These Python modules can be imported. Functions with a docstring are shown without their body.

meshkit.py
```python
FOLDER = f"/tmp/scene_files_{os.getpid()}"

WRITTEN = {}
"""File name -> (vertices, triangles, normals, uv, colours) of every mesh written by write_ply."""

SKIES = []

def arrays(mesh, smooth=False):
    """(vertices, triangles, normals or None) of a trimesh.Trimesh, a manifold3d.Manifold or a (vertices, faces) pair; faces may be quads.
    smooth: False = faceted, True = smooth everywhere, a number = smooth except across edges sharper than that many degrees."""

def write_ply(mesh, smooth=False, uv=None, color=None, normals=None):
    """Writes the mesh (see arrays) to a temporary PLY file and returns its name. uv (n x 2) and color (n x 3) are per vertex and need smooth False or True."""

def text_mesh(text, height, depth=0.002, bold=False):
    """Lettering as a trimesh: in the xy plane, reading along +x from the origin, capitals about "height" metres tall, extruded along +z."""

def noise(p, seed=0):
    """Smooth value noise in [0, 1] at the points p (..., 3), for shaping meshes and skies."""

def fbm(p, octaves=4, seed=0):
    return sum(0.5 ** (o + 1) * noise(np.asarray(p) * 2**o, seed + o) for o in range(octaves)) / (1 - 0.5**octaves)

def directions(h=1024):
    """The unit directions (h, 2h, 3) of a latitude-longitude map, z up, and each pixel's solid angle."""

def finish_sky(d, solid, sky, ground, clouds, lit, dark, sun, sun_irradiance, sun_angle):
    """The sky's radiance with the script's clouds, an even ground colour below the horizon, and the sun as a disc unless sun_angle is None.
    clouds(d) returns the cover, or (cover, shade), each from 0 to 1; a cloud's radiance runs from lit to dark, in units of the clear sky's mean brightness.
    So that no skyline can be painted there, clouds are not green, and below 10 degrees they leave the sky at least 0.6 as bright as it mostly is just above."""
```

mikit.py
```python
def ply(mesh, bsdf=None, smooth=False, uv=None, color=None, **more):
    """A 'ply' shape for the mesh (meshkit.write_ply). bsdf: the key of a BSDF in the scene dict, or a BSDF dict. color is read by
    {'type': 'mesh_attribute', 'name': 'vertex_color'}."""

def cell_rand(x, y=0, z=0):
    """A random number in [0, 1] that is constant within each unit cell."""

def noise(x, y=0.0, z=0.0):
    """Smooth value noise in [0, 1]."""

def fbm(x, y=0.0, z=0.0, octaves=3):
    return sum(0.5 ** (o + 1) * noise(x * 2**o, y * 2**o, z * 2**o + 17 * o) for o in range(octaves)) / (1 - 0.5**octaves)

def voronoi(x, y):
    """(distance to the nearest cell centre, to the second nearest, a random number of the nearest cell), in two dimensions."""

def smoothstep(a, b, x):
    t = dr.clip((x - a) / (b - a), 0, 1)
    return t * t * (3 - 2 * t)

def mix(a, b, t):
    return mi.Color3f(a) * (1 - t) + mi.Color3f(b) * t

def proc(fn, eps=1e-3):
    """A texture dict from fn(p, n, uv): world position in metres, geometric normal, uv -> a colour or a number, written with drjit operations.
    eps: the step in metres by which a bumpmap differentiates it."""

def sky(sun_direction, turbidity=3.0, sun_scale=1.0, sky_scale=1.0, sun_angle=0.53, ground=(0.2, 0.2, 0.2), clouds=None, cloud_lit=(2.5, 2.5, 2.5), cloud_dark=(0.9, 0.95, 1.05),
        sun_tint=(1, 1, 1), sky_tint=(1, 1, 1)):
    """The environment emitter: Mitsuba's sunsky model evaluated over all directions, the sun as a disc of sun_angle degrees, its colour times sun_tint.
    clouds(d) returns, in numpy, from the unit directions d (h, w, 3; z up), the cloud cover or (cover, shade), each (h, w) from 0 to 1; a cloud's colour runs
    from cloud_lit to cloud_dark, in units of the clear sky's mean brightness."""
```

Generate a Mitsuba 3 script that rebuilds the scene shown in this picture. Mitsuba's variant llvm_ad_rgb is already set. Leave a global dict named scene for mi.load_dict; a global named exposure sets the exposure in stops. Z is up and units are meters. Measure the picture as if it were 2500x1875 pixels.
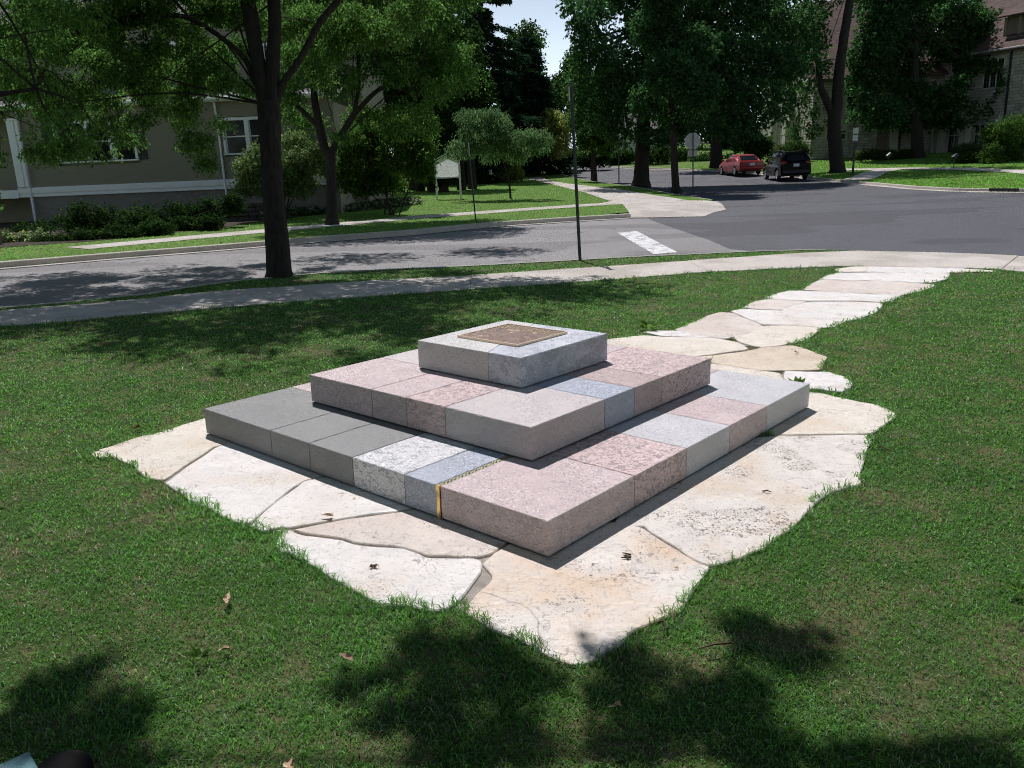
import math, random
import numpy as np, trimesh, shapely, mitsuba as mi, drjit as dr
from shapely.geometry import Polygon, LineString, Point, box as sbox
from shapely.ops import unary_union, split as shsplit
import manifold3d as m3
import mikit, meshkit
from mikit import noise, fbm, voronoi, smoothstep, mix, proc, cell_rand

# ---------------------------------------------------------------- camera, sky, exposure
exposure = 1.8
SUN = (-0.124, 0.525, 0.842)
CAM = np.array([-0.0054, -5.2553, 1.6685])
FWD, UP = np.array([0.0, 0.966158, -0.257952]), np.array([0.041876, 0.257726, 0.96531])
scene = {'type': 'scene'}
labels = {}
scene['camera'] = {'type': 'perspective', 'fov': 63.92, 'fov_axis': 'x', 'near_clip': 0.05, 'far_clip': 3000.0,
                   'to_world': mi.ScalarTransform4f().look_at(origin=CAM.tolist(), target=(CAM + FWD).tolist(), up=UP.tolist())}
def cloud_cover(d):
    c = meshkit.fbm(d / (np.maximum(d[..., 2:], 0.0) + 0.25) * 2.2 + 3.1, 4, 5)
    haze = np.exp(-np.maximum(d[..., 2], 0) / 0.17)                     # summer haze thickening towards the horizon, all round
    return np.clip(0.04 * np.clip((c - 0.5) * 3, 0, 1) + 0.85 * haze, 0, 1)
scene['sky'] = mikit.sky(SUN, turbidity=3.0, sky_scale=0.44, clouds=cloud_cover, sun_tint=(0.87, 1.0, 1.33), cloud_lit=(12.0, 13.5, 15.5), cloud_dark=(1.5, 1.6, 1.75), ground=(0.08, 0.11, 0.06))

# measured outlines on the ground, metres
D = {'apron':[[(-2.61,-0.45),(-2.6,-0.4),(-2.54,-0.44),(-2.48,-0.48),(-2.48,-0.51),(-2.54,-0.52)],[(-2.6,-0.39),(-2.55,-0.32),(-2.46,-0.15),(-2.35,-0.06),(-2.25,0.12),(-2.16,0.24),(-2.01,0.33),(-1.79,-0.31),(-1.89,-0.39),(-1.91,-0.54),(-1.94,-0.71),(-1.97,-0.95),(-2.1,-0.88),(-2.18,-0.78),(-2.25,-0.68),(-2.33,-0.62),(-2.48,-0.48)],[(-1.94,-0.99),(-1.92,-0.74),(-1.89,-0.58),(-1.87,-0.42),(-1.78,-0.25),(-1.03,-0.91),(-1.18,-1.01),(-1.21,-1.1),(-1.25,-1.25),(-1.29,-1.45),(-1.31,-1.57),(-1.37,-1.54),(-1.49,-1.44),(-1.58,-1.34),(-1.71,-1.24),(-1.79,-1.14)],[(-1.29,-1.58),(-1.28,-1.47),(-1.24,-1.26),(-1.2,-1.13),(-1.17,-1.02),(-1.02,-0.95),(-0.52,-1.43),(-0.64,-1.47),(-0.73,-1.48),(-0.83,-1.52),(-0.97,-1.57),(-1.1,-1.62),(-1.15,-1.61),(-1.19,-1.64),(-1.22,-1.65)],[(-1.07,-1.65),(-0.96,-1.6),(-0.83,-1.54),(-0.63,-1.49),(-0.51,-1.45),(-0.29,-1.47),(-0.01,-1.77),(-0.13,-1.95),(-0.18,-1.98),(-0.41,-1.95),(-0.46,-1.91),(-0.51,-1.87),(-0.6,-1.84),(-0.69,-1.82),(-0.75,-1.81),(-0.79,-1.77),(-0.83,-1.75),(-1.01,-1.69)],[(-1.12,-1.75),(-1.12,-1.68),(-1.09,-1.65),(-1.06,-1.68),(-1.01,-1.72),(-0.82,-1.78),(-0.75,-1.83),(-0.68,-1.85),(-0.6,-1.87),(-0.52,-1.89),(-0.46,-1.93),(-0.41,-1.98),(-0.21,-2.0),(-0.18,-2.01),(-0.17,-2.04),(-0.17,-2.11),(-0.2,-2.21),(-0.24,-2.33),(-0.27,-2.39),(-0.32,-2.42),(-0.37,-2.41),(-0.41,-2.4),(-0.44,-2.38),(-0.51,-2.37),(-0.58,-2.35),(-0.67,-2.25),(-0.78,-2.15),(-0.87,-2.04),(-0.96,-1.95),(-1.03,-1.89),(-1.08,-1.87),(-1.11,-1.81)],[(-0.16,-2.05),(-0.12,-1.96),(-0.01,-1.81),(0.17,-1.64),(0.45,-1.66),(0.57,-1.73),(0.74,-2.08),(0.79,-2.13),(0.76,-2.18),(0.64,-2.39),(0.6,-2.47),(0.53,-2.51),(0.47,-2.55),(0.38,-2.61),(0.34,-2.68),(0.26,-2.74),(0.21,-2.79),(0.17,-2.8),(0.14,-2.79),(0.08,-2.74),(0.04,-2.68),(-0.0,-2.66),(-0.05,-2.61),(-0.11,-2.57),(-0.16,-2.5),(-0.22,-2.45),(-0.22,-2.42),(-0.2,-2.37),(-0.17,-2.29),(-0.12,-2.2),(-0.11,-2.16),(-0.14,-2.1)],[(0.59,-1.71),(0.45,-1.71),(0.61,-1.09),(1.22,-0.56),(1.62,-0.45),(1.71,-0.46),(1.89,-0.47),(2.07,-0.47),(2.2,-0.49),(2.07,-0.71),(1.96,-0.91),(1.86,-1.09),(1.79,-1.26),(1.67,-1.33),(1.58,-1.37),(1.48,-1.48),(1.4,-1.58),(1.31,-1.7),(1.25,-1.78),(1.13,-1.89),(1.06,-1.98),(1.01,-2.0),(0.94,-2.06),(0.87,-2.09),(0.8,-2.12),(0.75,-2.07),(0.7,-1.94),(0.61,-1.78)],[(1.61,-0.42),(1.41,-0.22),(1.87,0.33),(2.17,0.52),(2.24,0.47),(2.31,0.37),(2.41,0.24),(2.5,0.16),(2.53,0.05),(2.54,-0.06),(2.51,-0.12),(2.29,-0.36),(2.21,-0.45),(2.08,-0.45),(1.81,-0.44)],[(2.21,1.17),(2.36,1.11),(2.53,1.09),(2.59,0.93),(2.57,0.72),(2.52,0.63),(2.4,0.5),(2.33,0.56),(2.2,0.64),(2.03,0.55),(2.12,0.87),(2.13,0.95)],[(1.69,1.47),(1.8,1.4),(1.93,1.25),(2.14,1.1),(2.11,0.95),(2.11,0.85),(2.01,0.54),(1.71,0.5),(1.39,1.02),(1.35,1.38)],[(1.65,1.75),(1.83,1.8),(2.12,1.92),(2.3,2.06),(2.58,2.11),(2.65,1.98),(2.69,1.73),(2.72,1.61),(2.6,1.4),(2.51,1.18),(2.27,1.18),(1.98,1.21),(1.92,1.3),(1.7,1.51),(1.55,1.63)],[(0.92,2.57),(1.02,2.62),(1.33,2.74),(1.5,2.64),(1.94,2.55),(2.14,2.31),(2.16,2.04),(2.11,1.98),(1.65,1.78),(1.47,1.67),(1.17,1.79),(0.82,2.2)]],'cornerB':[(4.28,21.7),(6.36,21.43),(6.94,22.8),(7.78,24.2),(8.38,28.26)],'corner_walk':[(3.86,28.11),(4.59,27.39),(4.07,21.79),(4.25,21.49),(6.36,21.43),(6.94,22.8),(7.78,24.2),(8.04,26.76),(7.87,27.53),(6.5,28.69),(6.63,33.48)],'dark_edge':[(4.52,22.49),(4.55,19.7),(4.66,16.92),(4.77,14.3),(4.71,12.22)],'far_kerb':[(-11.02,11.85),(-10.59,12.25),(-9.71,12.94),(-8.52,13.93),(-8.05,14.24),(-6.04,15.76),(-5.26,16.41),(-2.72,17.82),(-0.66,19.71),(0.83,20.44),(2.2,21.09),(4.07,21.79),(4.28,21.48)],'fwalk':[(-9.72,16.55),(-8.68,18.37),(-7.27,19.4),(-6.52,20.81),(-3.1,24.14),(-0.69,25.32),(1.03,26.16),(3.86,28.11),(4.64,27.69)],'joints':[[(-4.98,6.17),(-4.92,4.7)],[(-3.67,6.74),(-3.6,5.25)],[(-2.19,7.37),(-2.11,5.82)],[(-0.58,7.78),(-0.53,6.24)],[(1.21,8.46),(1.32,6.87)],[(3.14,8.99),(3.17,7.49)],[(5.28,9.79),(5.18,7.79)]],'leaves':[(-0.93,-1.53),(-1.16,-2.34),(-1.06,-2.68),(0.18,-2.96),(0.51,-2.51),(-0.61,-2.21),(-0.68,-3.28),(0.28,-3.05)],'near_edge':[(-6.88,5.82),(-6.38,6.04),(-5.75,6.48),(-5.24,6.84),(-5.0,7.48),(-4.46,8.02),(-3.82,8.42),(-3.14,8.84),(-1.99,9.13),(-0.78,9.29),(0.45,9.6),(1.35,9.86),(2.64,10.2),(3.54,10.32),(4.47,10.53),(5.37,10.56),(6.08,10.54),(6.54,9.97),(7.49,9.45),(8.09,9.05),(8.66,8.5)],'nwalk_far':[(-6.66,5.45),(-5.92,5.77),(-4.98,6.22),(-4.72,6.47),(-4.07,6.82),(-3.14,7.18),(-2.14,7.52),(-0.71,7.8),(1.19,8.46),(3.28,9.18),(5.13,9.83),(6.48,9.81)],'nwalk_near':[(-5.95,4.24),(-5.48,4.38),(-4.82,4.72),(-4.09,5.04),(-3.04,5.49),(-1.88,5.86),(-0.64,6.26),(1.04,6.77),(2.9,7.49),(4.43,7.76),(5.26,7.83),(7.28,6.95),(7.36,6.38)],'pathstones':[[(1.36,2.89),(1.53,2.95),(1.7,2.91),(1.95,2.58),(1.52,2.68)],[(1.7,3.0),(1.96,3.36),(2.21,3.73),(2.4,3.92),(2.51,3.84),(2.53,3.62),(2.61,3.14),(2.53,2.95),(2.35,2.73),(2.17,2.57),(2.06,2.5),(1.97,2.58),(1.85,2.69)],[(2.19,2.59),(2.35,2.68),(2.6,3.07),(2.85,3.04),(3.13,2.87),(2.97,2.6),(2.76,2.31),(2.49,2.13),(2.3,2.06),(2.23,2.17),(2.17,2.34)],[(2.53,3.96),(2.68,4.08),(3.08,3.91),(3.28,4.14),(3.59,4.46),(4.12,4.41),(4.39,4.27),(4.27,4.05),(4.02,3.67),(3.77,3.42),(3.51,3.23),(3.29,2.95),(3.15,2.92),(2.88,3.1),(2.65,3.17),(2.6,3.44)],[(2.74,4.21),(2.99,4.63),(3.19,4.74),(3.59,4.52),(3.28,4.18),(3.09,3.98),(2.87,4.09)],[(3.21,4.89),(3.42,5.17),(3.67,5.42),(4.01,5.31),(4.29,5.09),(4.56,4.9),(4.85,4.79),(4.58,4.44),(4.41,4.32),(4.15,4.47),(3.65,4.56),(3.34,4.73)],[(3.88,5.45),(4.13,5.9),(4.41,6.29),(4.85,6.16),(5.18,6.04),(5.43,5.86),(5.55,5.74),(5.69,5.64),(5.6,5.49),(5.39,5.26),(4.9,4.84),(4.59,4.98),(4.21,5.19)],[(4.44,6.39),(4.7,6.79),(4.96,7.03),(5.45,6.95),(5.93,6.8),(6.42,6.62),(6.09,6.09),(5.77,5.81),(5.57,5.81),(5.44,5.93),(5.1,6.13)],[(5.1,7.47),(5.47,7.73),(5.72,7.75),(5.39,7.07),(5.04,7.1)],[(5.75,7.75),(6.04,7.94),(6.65,7.98),(6.87,7.82),(6.92,7.47),(6.91,7.11),(6.56,6.75),(6.38,6.7),(5.86,6.88),(5.4,7.05)],[(6.92,7.08),(7.18,6.81),(7.13,6.69),(6.8,6.74),(6.58,6.72)]],'pts':{'bigbushR':(29.5,44.42,0.38),'bush3':(27.93,44.53,0.34),'bushSUV':(19.19,59.95,0.7),'hedgeL':(25.88,56.75,0.77),'hedgeR':(28.47,53.54,0.71),'inlet':(18.47,28.04,-0.07),'leanpost':(-0.93,21.12,0.03),'maple':(7.95,43.6,0.16),'pole':(1.32,9.63,-0.06),'red':(16.85,51.42,0.31),'redF':(16.03,54.41,0.4),'roundbush':(31.46,51.78,0.74),'shrubL':(-11.92,15.29,0.12),'sign1':(-3.28,34.58,0.2),'sign2':(-2.17,35.24,0.19),'slim':(8.27,35.25,0.07),'sp980':(7.2,47.47,0.21),'spot1':(26.17,52.26,0.59),'spot2':(27.56,46.42,0.4),'spr':(21.27,46.12,0.22),'stop':(8.94,34.75,0.06),'suvFL':(17.6,50.44,0.29),'suvRL':(17.44,47.54,0.19),'suvRR':(18.45,44.98,0.13),'topiary':(2.79,75.7,0.97),'tr1545':(17.18,63.05,0.77),'tr475':(4.02,68.38,0.7),'tr785':(6.34,54.02,0.29),'tree1':(-3.79,8.48,0.03),'tree2':(-5.42,20.93,0.08),'treeC':(28.64,53.22,0.71),'treeR':(21.1,48.15,0.29),'ybush':(0.27,62.14,0.46),'yew':(23.45,63.05,0.95)},'rec_left':[(8.38,28.26),(8.2,32.86),(7.91,39.53),(7.94,44.36),(7.2,48.34),(6.45,53.9),(6.22,65.09),(4.08,74.13),(4.82,81.82)],'rec_right':[(5.34,76.17),(6.18,76.02),(8.37,71.32),(11.47,66.35),(12.04,65.58),(14.99,59.26),(16.83,54.68),(17.89,50.68),(18.49,48.05),(18.98,45.58),(18.57,40.8),(18.91,38.74),(19.25,36.82),(19.8,32.28),(19.48,30.16),(20.52,27.84)],'rwalkL':[(4.64,27.69),(4.32,30.32),(4.09,38.25),(3.34,49.17),(2.57,59.87),(1.63,64.85)],'rwalkR':[(7.28,28.58),(6.7,33.9),(6.13,40.95),(5.3,45.12),(4.15,52.08),(2.98,64.94)],'sh':[(-0.22,-2.61),(-0.37,-2.8),(-0.28,-2.98),(-0.2,-3.12),(-0.06,-2.94),(0.08,-3.09),(0.33,-2.83),(0.46,-2.97),(0.61,-2.97),(0.82,-2.5),(0.94,-2.67),(0.98,-2.73),(0.49,-3.17),(0.75,-3.24),(1.0,-3.27),(1.18,-3.3),(-1.5,-2.75),(-1.52,-2.93),(-1.52,-3.11),(-1.29,-3.12),(-1.25,-3.03)],'stop_line':[(2.94,16.65),(3.51,17.02),(3.53,11.79),(2.99,11.56)]}
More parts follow.
